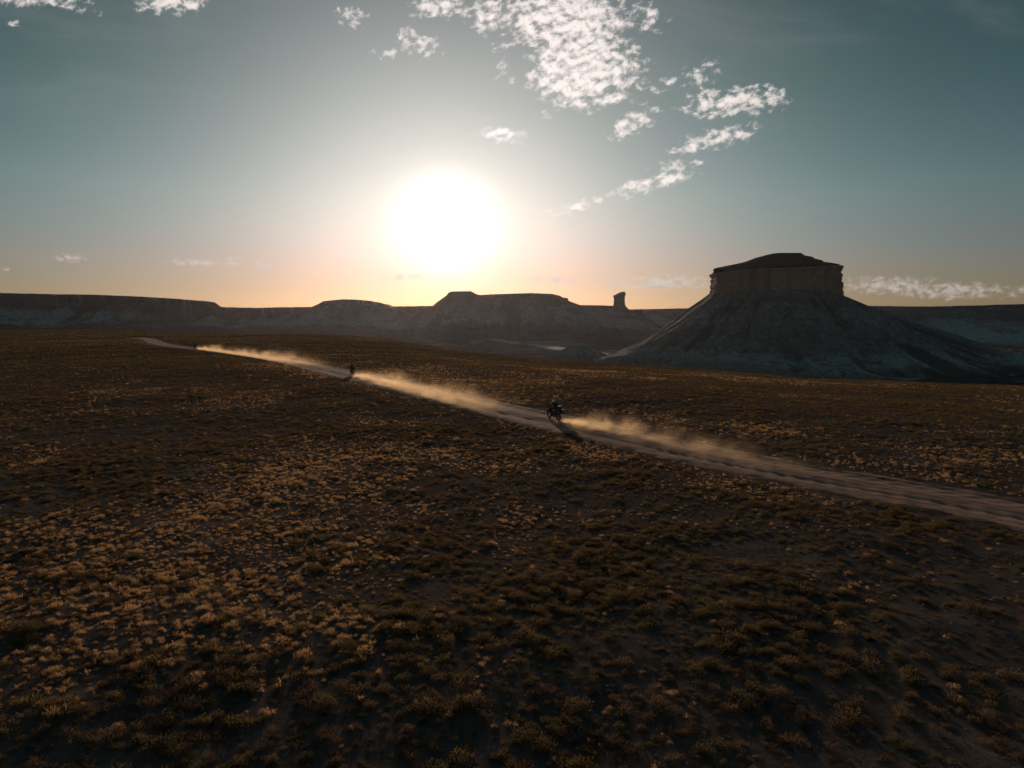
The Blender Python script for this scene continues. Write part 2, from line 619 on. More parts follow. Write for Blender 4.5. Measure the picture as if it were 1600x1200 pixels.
base_z = (0.13 + 0.10 * fbm(ALO / 3.0, LAT / 1.2, 57, 3)) * (1 - sstep(np.abs(LAT), HALF - 1.6, HALF + 0.85)) - 0.02
RZ = RZ0 + base_z - 0.055 * track + 0.035 * crown + amp * ripp * np.exp(-((np.abs(LAT - 0.2) - 1.25) / 0.85) ** 2) \
    + 0.05 * fbm(ALO / 2.2, LAT / 0.9, 13, 3) + 0.015 * np.exp(-((np.abs(LAT) - HALF + 0.35) / 0.3) ** 2)
RZ -= 0.25 * sstep(np.abs(LAT), HALF + 0.35, HALF + 0.9)
orr = link('dirt_road', grid_mesh('dirt_road', np.stack([RX, RY, RZ], -1), attrs={'lat': LAT, 'along': ALO}, flip=False), MAT_ROAD)
tag(orr, kind='structure')


def road_z(s):
    i = min(len(s_fine) - 1, int(s / 0.16))
    return float(RZ[i, 30])


# pale tracks on the basin floor
def basin_track(name, pts, width, mat):
    xs, ys = on_plain([p[0] for p in pts], [p[1] for p in pts], ZF)
    line = catmull(np.stack([xs, ys], 1), 6.0)
    t = np.gradient(line, axis=0)
    t /= np.linalg.norm(t, axis=1)[:, None]
    n = np.stack([t[:, 1], -t[:, 0]], 1)
    l = np.linspace(-width / 2, width / 2, 9)
    gx = line[:, 0][:, None] + n[:, 0][:, None] * l
    gy = line[:, 1][:, None] + n[:, 1][:, None] * l
    gz, _ = terrain(gx, gy)
    o = link(name, grid_mesh(name, np.stack([gx, gy, gz + 1.3 - 1.4 * (np.abs(l) / (width / 2)) ** 4], -1)), mat)
    tag(o, kind='structure')
    return o


mt_t, T = material('pale_track')
g_ = T.node('ShaderNodeNewGeometry').outputs['Position']
nn = T.noise(g_, 0.05, 4.0, 0.6)
principled(T, T.ramp(nn, [(0.3, (0.38, 0.32, 0.30)), (0.6, (0.58, 0.52, 0.49))]), 0.9, 0.1)
basin_track('dirt_track', [(735, 529), (800, 536), (870, 546), (940, 555), (1010, 562), (1080, 567)], 30, mt_t)
basin_track('dirt_track', [(1130, 576), (1230, 585), (1330, 590), (1420, 592.5), (1520, 596), (1640, 600)], 20, mt_t)


# ------------------------------------------------------------------ rock materials
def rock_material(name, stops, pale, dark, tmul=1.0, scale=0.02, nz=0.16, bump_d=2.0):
    """layers by the attribute u (0 crest .. 1 foot), broken up by noise"""
    mt, T = material(name)
    g = T.node('ShaderNodeNewGeometry').outputs['Position']
    u = T.node('ShaderNodeAttribute', attribute_name='u').outputs['Fac']
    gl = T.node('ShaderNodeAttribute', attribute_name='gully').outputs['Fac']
    n1 = T.noise(g, scale, 6.0, 0.62)
    n2 = T.noise(g, scale * 7, 5.0, 0.65)
    flow = T.noise(T.vm('MULTIPLY', g, (1.0, 1.0, 0.18)), scale * 5, 5.0, 0.6, 0.4)
    strata = T.noise(T.vm('MULTIPLY', g, (0.05, 0.05, 1.0)), scale * 9, 4.0, 0.7)
    k = T.m('ADD', u, T.m('MULTIPLY_ADD', n1, nz, -nz / 2))
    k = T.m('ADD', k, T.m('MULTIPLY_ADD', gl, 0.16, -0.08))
    c = T.ramp(k, stops)
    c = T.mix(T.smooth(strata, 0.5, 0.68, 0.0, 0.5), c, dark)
    c = T.mix(T.m('MULTIPLY', T.smooth(flow, 0.52, 0.7), T.smooth(n1, 0.42, 0.62, 0.15, 0.8)), c, pale)
    flow2 = T.noise(T.vm('MULTIPLY', g, (1.0, 1.0, 0.22)), scale * 16, 4.0, 0.65, 0.3)
    c = T.mix(T.smooth(flow2, 0.48, 0.66, 0.0, 0.7), c, dark)
    c = T.mix(T.m('MULTIPLY', T.smooth(flow2, 0.47, 0.33), T.smooth(n1, 0.4, 0.6, 0.05, 0.6)), c, pale)
    patch = T.noise(g, scale * 2.3, 5.0, 0.7)
    c = T.mix(T.smooth(patch, 0.54, 0.66, 0.0, 0.65), c, dark)
    c = T.mix(T.smooth(n2, 0.56, 0.74, 0.0, 0.5), c, dark)
    c = T.mix(T.m('MULTIPLY', T.smooth(gl, 0.58, 0.40), T.smooth(u, 0.02, 0.15, 0.0, 0.85)), c, dark)  # gully hollows darkened: greyer sediment, plus occlusion shade put into the colour
    principled(T, c, 0.95, 0.08, normal=bump(T, T.m('MULTIPLY_ADD', strata, 0.6, n2), 0.7, bump_d))
    return mt


# ------------------------------------------------------------------ long escarpments
def escarpment(name, skyline, crest, front, mat, seed, ncol, back=260.0, rim_amp=0.25, gul=0.16, cliff=0.22, foot=ZF - 3, rag=0.5, taper=0.0):
    px0, px1 = skyline[0][0], skyline[-1][0]
    px = np.linspace(px0, px1, ncol)
    py = np.interp(px, [p[0] for p in skyline], [p[1] for p in skyline])
    py = py + rag * fbm(px / 13, px * 0, seed + 5, 4) + rag * 0.5 * np.round(2 * fbm(px / 30, px * 0 + 4, seed + 6, 2))
    yc = np.interp(px, [p[0] for p in crest], [p[1] for p in crest])
    Xc, Yc, Zt = at(px, py, yc)
    u_f = np.concatenate([np.linspace(0, 0.02, 3), np.linspace(0.03, 0.09, 10), np.linspace(0.1, 0.6, 42), np.linspace(0.62, 1.0, 18)])
    hp_u = [0, 0.012, 0.03, 0.09, 0.16, 0.3, 0.45, 0.6, 0.8, 1.0]
    c1 = 1 - cliff
    hp_h = [1.0, 0.985, 1 - cliff * 0.45, c1, c1 * 0.83, c1 * 0.56, c1 * 0.34, c1 * 0.20, c1 * 0.08, 0.0]
    h = np.interp(u_f, hp_u, hp_h)
    span = abs(Xc[-1] - Xc[0])
    XX, UU = np.meshgrid(Xc, u_f)
    rim = rim_amp * (fbm(XX / 170, UU * 0, seed, 4) * 1.6)
    g1 = ridged(XX / 62 + 0.6 * fbm(XX / 90, UU * 3, seed + 8, 2), UU * 0.9, seed + 20, 4)
    g2 = ridged(XX / 23, UU * 1.6, seed + 30, 3)
    env = sstep(UU, 0.03, 0.16) * (1 - 0.7 * sstep(UU, 0.5, 1.0))
    gy = (g1 - 0.5) * gul + (g2 - 0.5) * gul * 0.35
    yy = Yc[None, :] - front * (UU * (1 + 0.35 * fbm(XX / 300, UU * 0, seed + 3, 2)) + rim * sstep(UU, 0.012, 0.05) + gy * env + 0.02 * (g2 - 0.5) * sstep(UU, 0.01, 0.05))
    zz = foot + (Zt[None, :] - foot) * (h[:, None] + 0.05 * (g1 - 0.5) * env + 0.012 * fbm(XX / 18, UU * 30, seed + 9, 3) * sstep(UU, 0.02, 0.1))
    # back of the landform
    ub = np.linspace(1, 0, 9)[:-1]
    hb = np.where(ub < 0.55, 1.0 + 0.0 * ub, 1 - ((ub - 0.55) / 0.45) ** 1.3)
    yb = Yc[None, :] + back * ub[:, None] + 0 * XX[:8]
    zb = foot + (Zt[None, :] - 1.2 - foot) * hb[:, None]
    XA = np.vstack([XX[:8] * 0 + Xc[None, :], XX])
    # keep bearings straight: columns run toward the viewer's side of the valley
    PP = np.stack([XA, np.vstack([yb, yy]), np.vstack([zb, zz])], -1)
    uu = np.vstack([np.zeros_like(zb), UU])
    gg = np.vstack([np.zeros_like(zb), g1])
    return link(name, grid_mesh(name, PP, attrs={'u': uu, 'gully': gg}), mat)


GREY = (0.20, 0.215, 0.215)
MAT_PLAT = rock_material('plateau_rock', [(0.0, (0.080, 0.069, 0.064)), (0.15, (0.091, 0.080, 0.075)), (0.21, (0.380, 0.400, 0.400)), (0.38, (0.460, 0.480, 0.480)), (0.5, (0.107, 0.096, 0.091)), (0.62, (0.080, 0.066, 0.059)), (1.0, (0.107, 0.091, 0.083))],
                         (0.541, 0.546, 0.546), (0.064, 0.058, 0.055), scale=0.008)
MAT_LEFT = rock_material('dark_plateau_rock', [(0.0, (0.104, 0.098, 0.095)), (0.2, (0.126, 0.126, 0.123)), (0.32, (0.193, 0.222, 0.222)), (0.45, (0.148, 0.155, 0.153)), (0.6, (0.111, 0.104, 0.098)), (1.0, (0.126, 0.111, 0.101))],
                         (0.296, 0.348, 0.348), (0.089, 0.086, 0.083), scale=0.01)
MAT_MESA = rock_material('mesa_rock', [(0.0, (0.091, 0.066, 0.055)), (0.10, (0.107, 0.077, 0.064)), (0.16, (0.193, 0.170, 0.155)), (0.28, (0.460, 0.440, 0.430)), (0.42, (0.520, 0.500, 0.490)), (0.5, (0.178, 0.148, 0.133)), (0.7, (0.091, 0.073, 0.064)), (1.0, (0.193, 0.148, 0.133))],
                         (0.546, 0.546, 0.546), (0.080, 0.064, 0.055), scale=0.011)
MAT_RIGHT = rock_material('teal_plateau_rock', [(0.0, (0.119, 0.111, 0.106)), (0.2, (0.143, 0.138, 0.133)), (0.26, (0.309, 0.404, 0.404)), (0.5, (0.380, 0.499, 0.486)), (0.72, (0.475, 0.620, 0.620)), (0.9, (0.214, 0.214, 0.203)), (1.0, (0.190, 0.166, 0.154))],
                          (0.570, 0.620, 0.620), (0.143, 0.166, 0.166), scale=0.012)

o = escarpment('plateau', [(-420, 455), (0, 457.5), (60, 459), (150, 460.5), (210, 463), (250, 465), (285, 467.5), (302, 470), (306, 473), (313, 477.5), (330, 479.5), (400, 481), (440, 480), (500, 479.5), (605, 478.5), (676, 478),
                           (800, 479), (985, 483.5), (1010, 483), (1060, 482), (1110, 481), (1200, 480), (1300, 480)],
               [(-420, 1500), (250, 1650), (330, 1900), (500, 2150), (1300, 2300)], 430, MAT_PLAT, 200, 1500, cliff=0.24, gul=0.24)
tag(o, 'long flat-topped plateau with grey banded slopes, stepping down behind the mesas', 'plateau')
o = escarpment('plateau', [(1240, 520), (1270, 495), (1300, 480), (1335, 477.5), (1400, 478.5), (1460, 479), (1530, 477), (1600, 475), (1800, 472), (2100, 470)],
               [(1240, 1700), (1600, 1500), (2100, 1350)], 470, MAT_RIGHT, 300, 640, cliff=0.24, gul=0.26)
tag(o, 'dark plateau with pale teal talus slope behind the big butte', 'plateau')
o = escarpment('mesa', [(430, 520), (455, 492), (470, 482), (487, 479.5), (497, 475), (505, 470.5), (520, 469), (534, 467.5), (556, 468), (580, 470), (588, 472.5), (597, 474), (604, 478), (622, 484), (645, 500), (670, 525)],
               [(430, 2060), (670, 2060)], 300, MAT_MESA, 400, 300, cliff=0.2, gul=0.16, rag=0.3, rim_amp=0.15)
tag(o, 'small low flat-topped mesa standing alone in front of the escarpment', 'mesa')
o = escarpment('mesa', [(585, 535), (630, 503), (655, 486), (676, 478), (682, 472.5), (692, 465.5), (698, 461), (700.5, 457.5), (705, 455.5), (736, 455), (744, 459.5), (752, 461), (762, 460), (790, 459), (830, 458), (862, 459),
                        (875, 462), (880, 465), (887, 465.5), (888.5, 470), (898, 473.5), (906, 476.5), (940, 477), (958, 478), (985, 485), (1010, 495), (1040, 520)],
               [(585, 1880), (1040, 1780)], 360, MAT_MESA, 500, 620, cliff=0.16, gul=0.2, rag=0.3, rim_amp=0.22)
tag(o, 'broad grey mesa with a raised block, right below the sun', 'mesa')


# ------------------------------------------------------------------ low badland hills on the basin floor
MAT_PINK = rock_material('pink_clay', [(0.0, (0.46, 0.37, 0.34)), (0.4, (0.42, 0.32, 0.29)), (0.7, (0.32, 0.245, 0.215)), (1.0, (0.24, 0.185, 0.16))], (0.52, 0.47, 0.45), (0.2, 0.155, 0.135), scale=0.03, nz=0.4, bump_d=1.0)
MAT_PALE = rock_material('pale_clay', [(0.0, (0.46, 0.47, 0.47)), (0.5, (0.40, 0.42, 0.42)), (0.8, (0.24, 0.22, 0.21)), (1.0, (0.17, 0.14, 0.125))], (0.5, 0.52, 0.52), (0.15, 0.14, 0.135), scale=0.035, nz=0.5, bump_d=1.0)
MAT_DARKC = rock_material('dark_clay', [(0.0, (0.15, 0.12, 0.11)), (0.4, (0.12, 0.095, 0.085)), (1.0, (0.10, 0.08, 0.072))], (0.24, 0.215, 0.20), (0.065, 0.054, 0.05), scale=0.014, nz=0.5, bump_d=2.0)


def mound(px, py_top, wpx, hpx, Y, depth, mat, seed, flat=0.25):
    """low rilled hill: centre and size as seen, at a real distance"""
    k = Y / F
    x0, _, zt = [float(q_) for q_ in at(px, py_top, Y)]
    zb = zt - hpx * k - 4.0
    a, b = wpx * k / 2, depth / 2
    N, M = 220, 44
    ph = np.linspace(0, 2 * math.pi, N, endpoint=False)
    c, s_ = np.cos(ph), np.sin(ph)
    rows, us, gs = [], [], []
    for t in np.linspace(1.0, 0.0, M):
        g1 = ridged(ph * 5.0, ph * 0 + t * 1.2, seed, 4)
        g2 = ridged(ph * 14.0, ph * 0 + t * 2.0, seed + 9, 3)
        rad = t * (1 + 0.45 * fbm(c * 1.6 + seed, s_ * 1.6, seed + 3, 3) + 0.30 * t * (g1 - 0.5) + 0.12 * t * (g2 - 0.5))
        h = 1 - np.clip((t - flat) / (1 - flat), 0, 1) ** 0.85
        x, y = x0 + a * c * rad, Y + b * s_ * rad
        z = zb + (zt - zb) * (h * (0.82 + 0.36 * fbm(x / (a * 0.5), y / (b * 0.5), seed + 5, 4))) + 0.10 * (zt - zb) * (g1 - 0.5) * min(1, t * 3)
        rows.append(np.stack([x, y, z], -1))
        us.append(np.full(N, t))
        gs.append(0.5 * g1 + 0.5 * g2)
    o_ = link('hill', grid_mesh('hill', np.array(rows), wrap=True, attrs={'u': np.array(us), 'gully': np.array(gs)}), mat)
    tag(o_, kind='structure')
    return o_


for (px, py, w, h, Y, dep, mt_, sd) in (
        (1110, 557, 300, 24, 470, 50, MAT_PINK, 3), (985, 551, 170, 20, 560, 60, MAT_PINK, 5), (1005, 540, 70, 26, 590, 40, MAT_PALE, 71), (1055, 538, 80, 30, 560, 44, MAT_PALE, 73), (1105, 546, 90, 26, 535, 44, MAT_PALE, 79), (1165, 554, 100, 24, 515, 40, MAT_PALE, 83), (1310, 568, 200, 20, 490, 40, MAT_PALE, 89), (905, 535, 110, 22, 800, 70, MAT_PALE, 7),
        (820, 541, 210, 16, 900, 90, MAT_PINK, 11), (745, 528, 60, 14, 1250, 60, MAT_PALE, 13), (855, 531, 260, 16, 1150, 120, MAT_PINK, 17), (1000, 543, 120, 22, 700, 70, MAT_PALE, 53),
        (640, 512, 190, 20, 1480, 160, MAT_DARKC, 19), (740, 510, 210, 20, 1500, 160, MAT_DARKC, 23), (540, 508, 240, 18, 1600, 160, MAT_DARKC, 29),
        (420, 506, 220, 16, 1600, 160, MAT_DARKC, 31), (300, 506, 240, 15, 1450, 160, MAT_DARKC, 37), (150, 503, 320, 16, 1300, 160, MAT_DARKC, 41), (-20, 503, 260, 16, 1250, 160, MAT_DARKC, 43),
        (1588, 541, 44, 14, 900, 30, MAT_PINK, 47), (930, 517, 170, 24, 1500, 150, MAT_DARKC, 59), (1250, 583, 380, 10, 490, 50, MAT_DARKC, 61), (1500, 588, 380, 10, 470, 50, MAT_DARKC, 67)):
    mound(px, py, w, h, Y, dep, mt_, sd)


# ------------------------------------------------------------------ big butte
def make_butte():
    YC = 700.0
    root = bpy.data.objects.new('butte', None)
    COL.objects.link(root)
    cx = float(at(1208, 450, YC)[0])
    a, b = 57.5, 44.0
    N = 960
    ph = np.linspace(0, 2 * math.pi, N, endpoint=False)         # 0 = right, -pi/2 = towards the viewer
    c, s = np.cos(ph), np.sin(ph)
    ex = 0.62
    ux = np.sign(c) * np.abs(c) ** ex
    uy = np.sign(s) * np.abs(s) ** ex
    arc = ph * 58.0

    def per(sc_, seed, octv=4):
        return fbm(c * sc_ + 31.0, s * sc_ + 17.0, seed, octv)
    cont = 1 + 0.07 * per(3.2, 1) + 0.035 * per(11, 2) 
    fr = (1 + s) / 2
    zpx = lambda px, py, Y: float(at(px, py, Y)[2])
    zl, zr, zf_, zk = zpx(1108, 459, 700), zpx(1312, 468, 700), zpx(1200, 451, 655), zpx(1200, 455, 740)
    wr, wl_, wf, wk = np.clip(c, 0, 1) ** 2, np.clip(-c, 0, 1) ** 2, np.clip(-s, 0, 1) ** 2, np.clip(s, 0, 1) ** 2
    zb = wr * zr + wl_ * zl + wf * zf_ + wk * zk + 2.0 * per(6, 7)
    zrim_x = np.interp(ux, [-1, -0.6, 0.0, 0.5, 0.85, 1], [zpx(1108, 427, 700), zpx(1140, 423.5, 690), zpx(1208, 419, 670), zpx(1260, 418, 680), zpx(1290, 417, 690), zpx(1306, 417, 700)])
    # ---- cliff
    tcl = np.linspace(0, 1, 46)
    rows, ua = [], []
    for t in tcl:
        lay = 0.018 * math.sin(t * 21) + 0.012 * math.sin(t * 47 + 1)
        rough = 0.03 * fbm(c * 22 + t * 3, s * 22 + 3 * t, 12, 3) + 0.05 * (ridged(arc / 17, arc * 0 + t * 0.7, 14, 4) - 0.5) + 0.03 * (ridged(arc / 5, arc * 0 + t * 0.9, 15, 3) - 0.5)
        bulge = 0.05 * (1 - t) * (wr * 1.2 + 0.4)
        over = 0.035 * sstep(t, 0.80, 0.86) * (1 - sstep(t, 0.97, 1.0))
        k = (cont + lay * 0.5 + rough + bulge + over - 0.035)
        z = zb + (zrim_x - zb) * t + (0.8 * per(9, 19))
        rows.append(np.stack([cx + a * ux * k, YC + b * uy * k, z], -1))
        ua.append(np.full(N, t))
    cliff = np.array(rows)
    # ---- cap (sloping dome above the rim)
    sky_px = [1100, 1108, 1113, 1120, 1145, 1165, 1180, 1195, 1206, 1215, 1243, 1248, 1260, 1275, 1290, 1300, 1306, 1312]
    sky_py = [428, 425, 421.5, 418, 413, 408.5, 402.5, 398.5, 395.8, 394.8, 394.8, 397.5, 401.5, 408, 410, 411.5, 415, 418]
    sx = np.array([float(at(p, 410, YC)[0]) for p in sky_px])
    sz = np.array([zpx(p, q, YC) for p, q in zip(sky_px, sky_py)])
    rows, uc = [], []
    top = cliff[-1]
    for q in np.linspace(0, 1, 40)[0:]:
        k = 1 - q
        x = cx + (top[:, 0] - cx) * k
        y = YC + (top[:, 1] - YC) * k
        yn = np.abs(y - YC) / (b * (1.02 - 0.55 * np.abs((x - cx) / a) ** 3))
        f = 1 - np.clip(yn, 0, 1) ** 1.7
        zz = np.interp(x, sx, sz)
        step = 0.6 * np.round(3 * fbm(x / 9, y / 9, 33, 3)) * min(1, q * 6)
        z = top[:, 2] * (1 - f) + zz * f + step * (1 - f) - (0.25 if q > 0 else 0)
        z = np.maximum(z, top[:, 2] * 0 + np.minimum(top[:, 2], zz) - 0.5)
        zq = np.round((z + 1.2 * fbm(x / 14, y / 14, 35, 3)) / 3.4) * 3.4
        z = np.where(f < 0.97, z + 0.4 * (np.minimum(zq, zz) - z) * min(1, q * 8), z)
        rows.append(np.stack([x, y, z], -1))
        uc.append(np.full(N, q))
    cap = np.array(rows)
    # ---- talus skirt
    ext = wr * 205 + wl_ * 122 + wf * 118 + wk * 130
    pw = wr * 1.4 + wl_ * 1.65 + wf * 1.5 + wk * 1.5
    zfoot = ZF - 2.0 + wr * 3
    rows, ut, ug = [], [], []
    tt = np.concatenate([np.linspace(0, 1, 120) ** 1.1, [1.04, 1.1]])
    base = cliff[0]
    dirx, diry = ux * a, uy * b
    # outward direction blends from the contour to a radial one
    nrm = np.hypot(c * 1.0, s * 1.0)
    for t in tt:
        g1 = ridged(arc / 15 + 0.8 * fbm(arc / 30, arc * 0 + t * 2, 61, 2), arc * 0 + t * 1.2, 41, 4)
        g2 = ridged(arc / 5.2 + 0.5 * t, arc * 0 + t * 2.2, 51, 3)
        env = min(1, t * 7) * (0.35 + 0.65 * t)
        env2 = 4.0 * sstep(t, 0.62, 0.85)
        g0 = ridged(arc / 34 + 1.2 * fbm(arc / 50, arc * 0 + t * 1.5, 62, 3), arc * 0 + t * 0.6, 43, 2)
        off = ext * t + env * (17.0 * (g0 - 0.5) + 14.0 * (g1 - 0.5) + 8.0 * (g2 - 0.5)) + env2 * (ridged(arc / 11, arc * 0 + t * 9, 81, 4) - 0.5) + 10 * t * per(2.4, 91, 3)
        z = zb + (zfoot - zb) * (1 - np.clip(1 - t, 0, 1) ** pw) - (3.5 if t > 1.0 else 0) * (t - 1) * 20
        z = z + env * (2.6 * (g1 - 0.5) + 1.6 * (g2 - 0.5)) + 1.5 * sstep(t, 0.3, 0.5) * fbm(arc / 16, arc * 0 + t * 16, 88, 4) + 1.1 * env2 / 4 * (ridged(arc / 13, arc * 0 + t * 14, 87, 3) - 0.5)
        rows.append(np.stack([base[:, 0] + c * off, base[:, 1] + s * off, z], -1))
        ut.append(np.full(N, min(t, 1)))
        ug.append(0.6 * g1 + 0.4 * g2)
    tal = np.array(rows)[::-1]
    mt_c, T = material('butte_sandstone')
    g = T.node('ShaderNodeNewGeometry').outputs['Position']
    strata = T.noise(T.vm('MULTIPLY', g, (0.04, 0.04, 1.0)), 0.22, 5.0, 0.7)
    n2 = T.noise(g, 0.12, 6.0, 0.65)
    vst = T.noise(T.vm('MULTIPLY', g, (1.0, 1.0, 0.12)), 0.16, 5.0, 0.65)
    blot = T.noise(g, 0.05, 3.0, 0.5)
    cc = T.ramp(strata, [(0.28, (0.374, 0.210, 0.162)), (0.45, (0.560, 0.350, 0.262)), (0.55, (0.502, 0.271, 0.206)), (0.72, (0.560, 0.490, 0.385))])
    cc = T.mix(T.smooth(vst, 0.46, 0.62, 0.0, 0.75), cc, (0.326, 0.197, 0.162))
    cc = T.mix(T.m('MULTIPLY', T.smooth(blot, 0.55, 0.64), T.smooth(n2, 0.5, 0.62, 0.0, 0.8)), cc, (0.560, 0.560, 0.560))
    principled(T, cc, 0.95, 0.08, normal=bump(T, T.m('ADD', n2, strata), 0.8, 1.2))
    mt_k, T = material('butte_caprock')
    g = T.node('ShaderNodeNewGeometry').outputs['Position']
    n2 = T.noise(g, 0.10, 6.0, 0.65)
    st = T.noise(T.vm('MULTIPLY', g, (0.05, 0.05, 1.0)), 0.35, 4.0, 0.7)
    cc = T.ramp(T.m('MULTIPLY_ADD', n2, 0.5, T.m('MULTIPLY', st, 0.5)), [(0.35, (0.115, 0.092, 0.082)), (0.55, (0.180, 0.134, 0.113)), (0.7, (0.257, 0.180, 0.149))])
    principled(T, cc, 0.95, 0.08, normal=bump(T, n2, 0.8, 1.2))
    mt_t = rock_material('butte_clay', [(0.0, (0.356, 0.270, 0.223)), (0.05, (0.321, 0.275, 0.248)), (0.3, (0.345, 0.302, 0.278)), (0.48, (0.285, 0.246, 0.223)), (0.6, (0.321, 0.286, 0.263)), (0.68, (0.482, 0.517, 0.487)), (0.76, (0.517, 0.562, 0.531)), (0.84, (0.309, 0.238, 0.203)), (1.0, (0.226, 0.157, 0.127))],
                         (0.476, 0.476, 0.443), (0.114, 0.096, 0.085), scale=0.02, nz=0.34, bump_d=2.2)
    link('cliff', grid_mesh('cliff', cliff, wrap=True, attrs={'u': np.array(ua)}), mt_c, root)
    link('cap', grid_mesh('cap', cap, wrap=True, attrs={'u': np.array(uc)}), mt_k, root)
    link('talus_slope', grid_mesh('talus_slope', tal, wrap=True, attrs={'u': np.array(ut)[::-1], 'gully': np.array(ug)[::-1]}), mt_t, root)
    tag(root, 'large butte with red-brown cliff band and cap above grey talus slopes', 'butte')
    return root


make_butte()


def make_pillar():
    Yp = 1800.0
    root = None
    N = 72
    ph = np.linspace(0, 2 * math.pi, N, endpoint=False)
    c, s = np.cos(ph), np.sin(ph)
    rows = []
    prof = [(492, 26), (487, 19), (483, 14), (480, 10.6), (478, 9.3), (474, 8.4), (470, 8.3), (466, 8.2), (463.2, 8.4), (462.4, 9.4), (460, 9.3), (458.8, 8.2), (458, 5.0), (457.2, 1.5)]
    k = Yp / F
    for i in np.linspace(0, len(prof) - 1, 70):
        j = int(min(i, len(prof) - 2))
        f = i - j
        py = prof[j][0] * (1 - f) + prof[j + 1][0] * f
        rad = (prof[j][1] * (1 - f) + prof[j + 1][1] * f) * k
        sq = np.maximum(np.abs(c), np.abs(s)) ** -0.55
        rr_ = rad * sq * (1 + 0.16 * fbm(c * 2 + py * 0.06, s * 2, 5, 3) + 0.10 * fbm(c * 5, s * 5 + py * 0.35, 9, 3))
        x0, _, z0 = at(968, py, Yp)
        tilt = max(0.0, (466 - py) / 9.0)
        z = float(z0) + (c * 3.4 * k + 0.8 * k * fbm(c * 3, s * 3, 3, 3)) * tilt * min(1.0, rad / (7.0 * k))
        rows.append(np.stack([float(x0) + rr_ * c, Yp + rr_ * s * 0.9, z + 0 * c], -1))
    mt, T = material('pillar_sandstone')
    g = T.node('ShaderNodeNewGeometry').outputs['Position']
    st = T.noise(T.vm('MULTIPLY', g, (0.06, 0.06, 1.0)), 0.15, 4.0, 0.7)
    n = T.noise(g, 0.09, 5.0, 0.6)
    principled(T, T.ramp(T.m('MULTIPLY_ADD', n, 0.5, T.m('MULTIPLY', st, 0.5)), [(0.35, (0.112, 0.064, 0.054)), (0.55, (0.192, 0.109, 0.086)), (0.7, (0.256, 0.176, 0.144))]), 0.95, 0.08, normal=bump(T, n, 0.7, 2.0))
    o = link('rock_pillar', grid_mesh('rock_pillar', np.array(rows), wrap=True), mt)
    tag(o, 'lone square-topped rock pillar standing on the ridge beside the broad mesa', 'rock pillar')


make_pillar()


# ------------------------------------------------------------------ motorcycles and riders
def bm_box(bm, c, size, rot=None, bev=0.0, taper=None):
    m = Matrix.Translation(c) @ (rot.to_4x4() if rot else Matrix.Identity(4)) @ Matrix.Diagonal((*size, 1.0))
    r_ = bmesh.ops.create_cube(bm, size=1.0, matrix=Matrix.Identity(4))
    vs = r_['verts']
    if taper:
        for v in vs:
            if v.co.z > 0:
                v.co.x *= taper[0]
                v.co.y *= taper[1]
    bmesh.ops.transform(bm, matrix=m, verts=vs)
    if bev > 0:
        ed = {e for v in vs for e in v.link_edges}
        bmesh.ops.bevel(bm, geom=list(ed), offset=bev, segments=2, profile=0.6, affect='EDGES')


def bm_tube(bm, pts, rad, n=8):
    pts = [Vector(p) for p in pts]
    rad = rad if isinstance(rad, (list, tuple)) else [rad] * len(pts)
    rings = []
    for i, p in enumerate(pts):
        d = (pts[min(i + 1, len(pts) - 1)] - pts[max(i - 1, 0)]).normalized()
        up = Vector((0, 0, 1)) if abs(d.z) < 0.9 else Vector((1, 0, 0))
        x = d.cross(up).normalized()
        y = d.cross(x)
        rings.append([bm.verts.new(p + (x * math.cos(t) + y * math.sin(t)) * rad[i]) for t in [2 * math.pi * k / n for k in range(n)]])
    for a_, b_ in zip(rings, rings[1:]):
        for k in range(n):
            bm.faces.new((a_[k], a_[(k + 1) % n], b_[(k + 1) % n], b_[k]))
    bm.faces.new(rings[0][::-1])
    bm.faces.new(rings[-1])


def bm_ring(bm, c, R_, r_, n=28, m=10, sx=1.0):
    """torus in the XZ plane"""
    g = []
    for i in range(n):
        t = 2 * math.pi * i / n
        row = []
        for j in range(m):
            q = 2 * math.pi * j / m
            rad = R_ + r_ * math.cos(q)
            row.append(bm.verts.new((c[0] + rad * math.cos(t), c[1] + r_ * sx * math.sin(q), c[2] + rad * math.sin(t))))
        g.append(row)
    for i in range(n):
        for j in range(m):
            bm.faces.new((g[i][j], g[i][(j + 1) % m], g[(i + 1) % n][(j + 1) % m], g[(i + 1) % n][j]))


def part(name, mat, parent, build, smooth=True):
    bm = bmesh.new()
    build(bm)
    bmesh.ops.recalc_face_normals(bm, faces=bm.faces)
    me = bpy.data.meshes.new(name)
    bm.to_mesh(me)
    bm.free()
    if smooth:
        me.polygons.foreach_set('use_smooth', [len(p.vertices) == 4 and p.area < 0.02 for p in me.polygons])
    return link(name, me, mat, parent)


M_RUB = plain_mat('tyre_rubber', (0.03, 0.028, 0.026), 0.85)
M_BLK = plain_mat('black_plastic', (0.035, 0.033, 0.032), 0.55)
M_ALU = plain_mat('brushed_metal', (0.42, 0.40, 0.38), 0.38, 1.0)
M_CASE = plain_mat('dusty_case', (0.10, 0.085, 0.075), 0.6)
M_TANK = plain_mat('tank_paint', (0.09, 0.06, 0.05), 0.35)
M_RED = plain_mat('red_lens', (0.4, 0.02, 0.015), 0.25)
M_WHT = plain_mat('white_plastic', (0.75, 0.74, 0.74), 0.3)
M_YEL = plain_mat('yellow_plastic', (0.62, 0.55, 0.08), 0.4)
M_JKT = plain_mat('riding_suit', (0.045, 0.043, 0.042), 0.85, scale=20)
M_JKT2 = plain_mat('brown_riding_suit', (0.055, 0.045, 0.04), 0.85, scale=20)
M_HLM2 = plain_mat('dark_helmet', (0.05, 0.06, 0.075), 0.25)
M_HLM3 = plain_mat('maroon_helmet', (0.12, 0.04, 0.035), 0.3)
mt_g, T = material('tinted_screen')
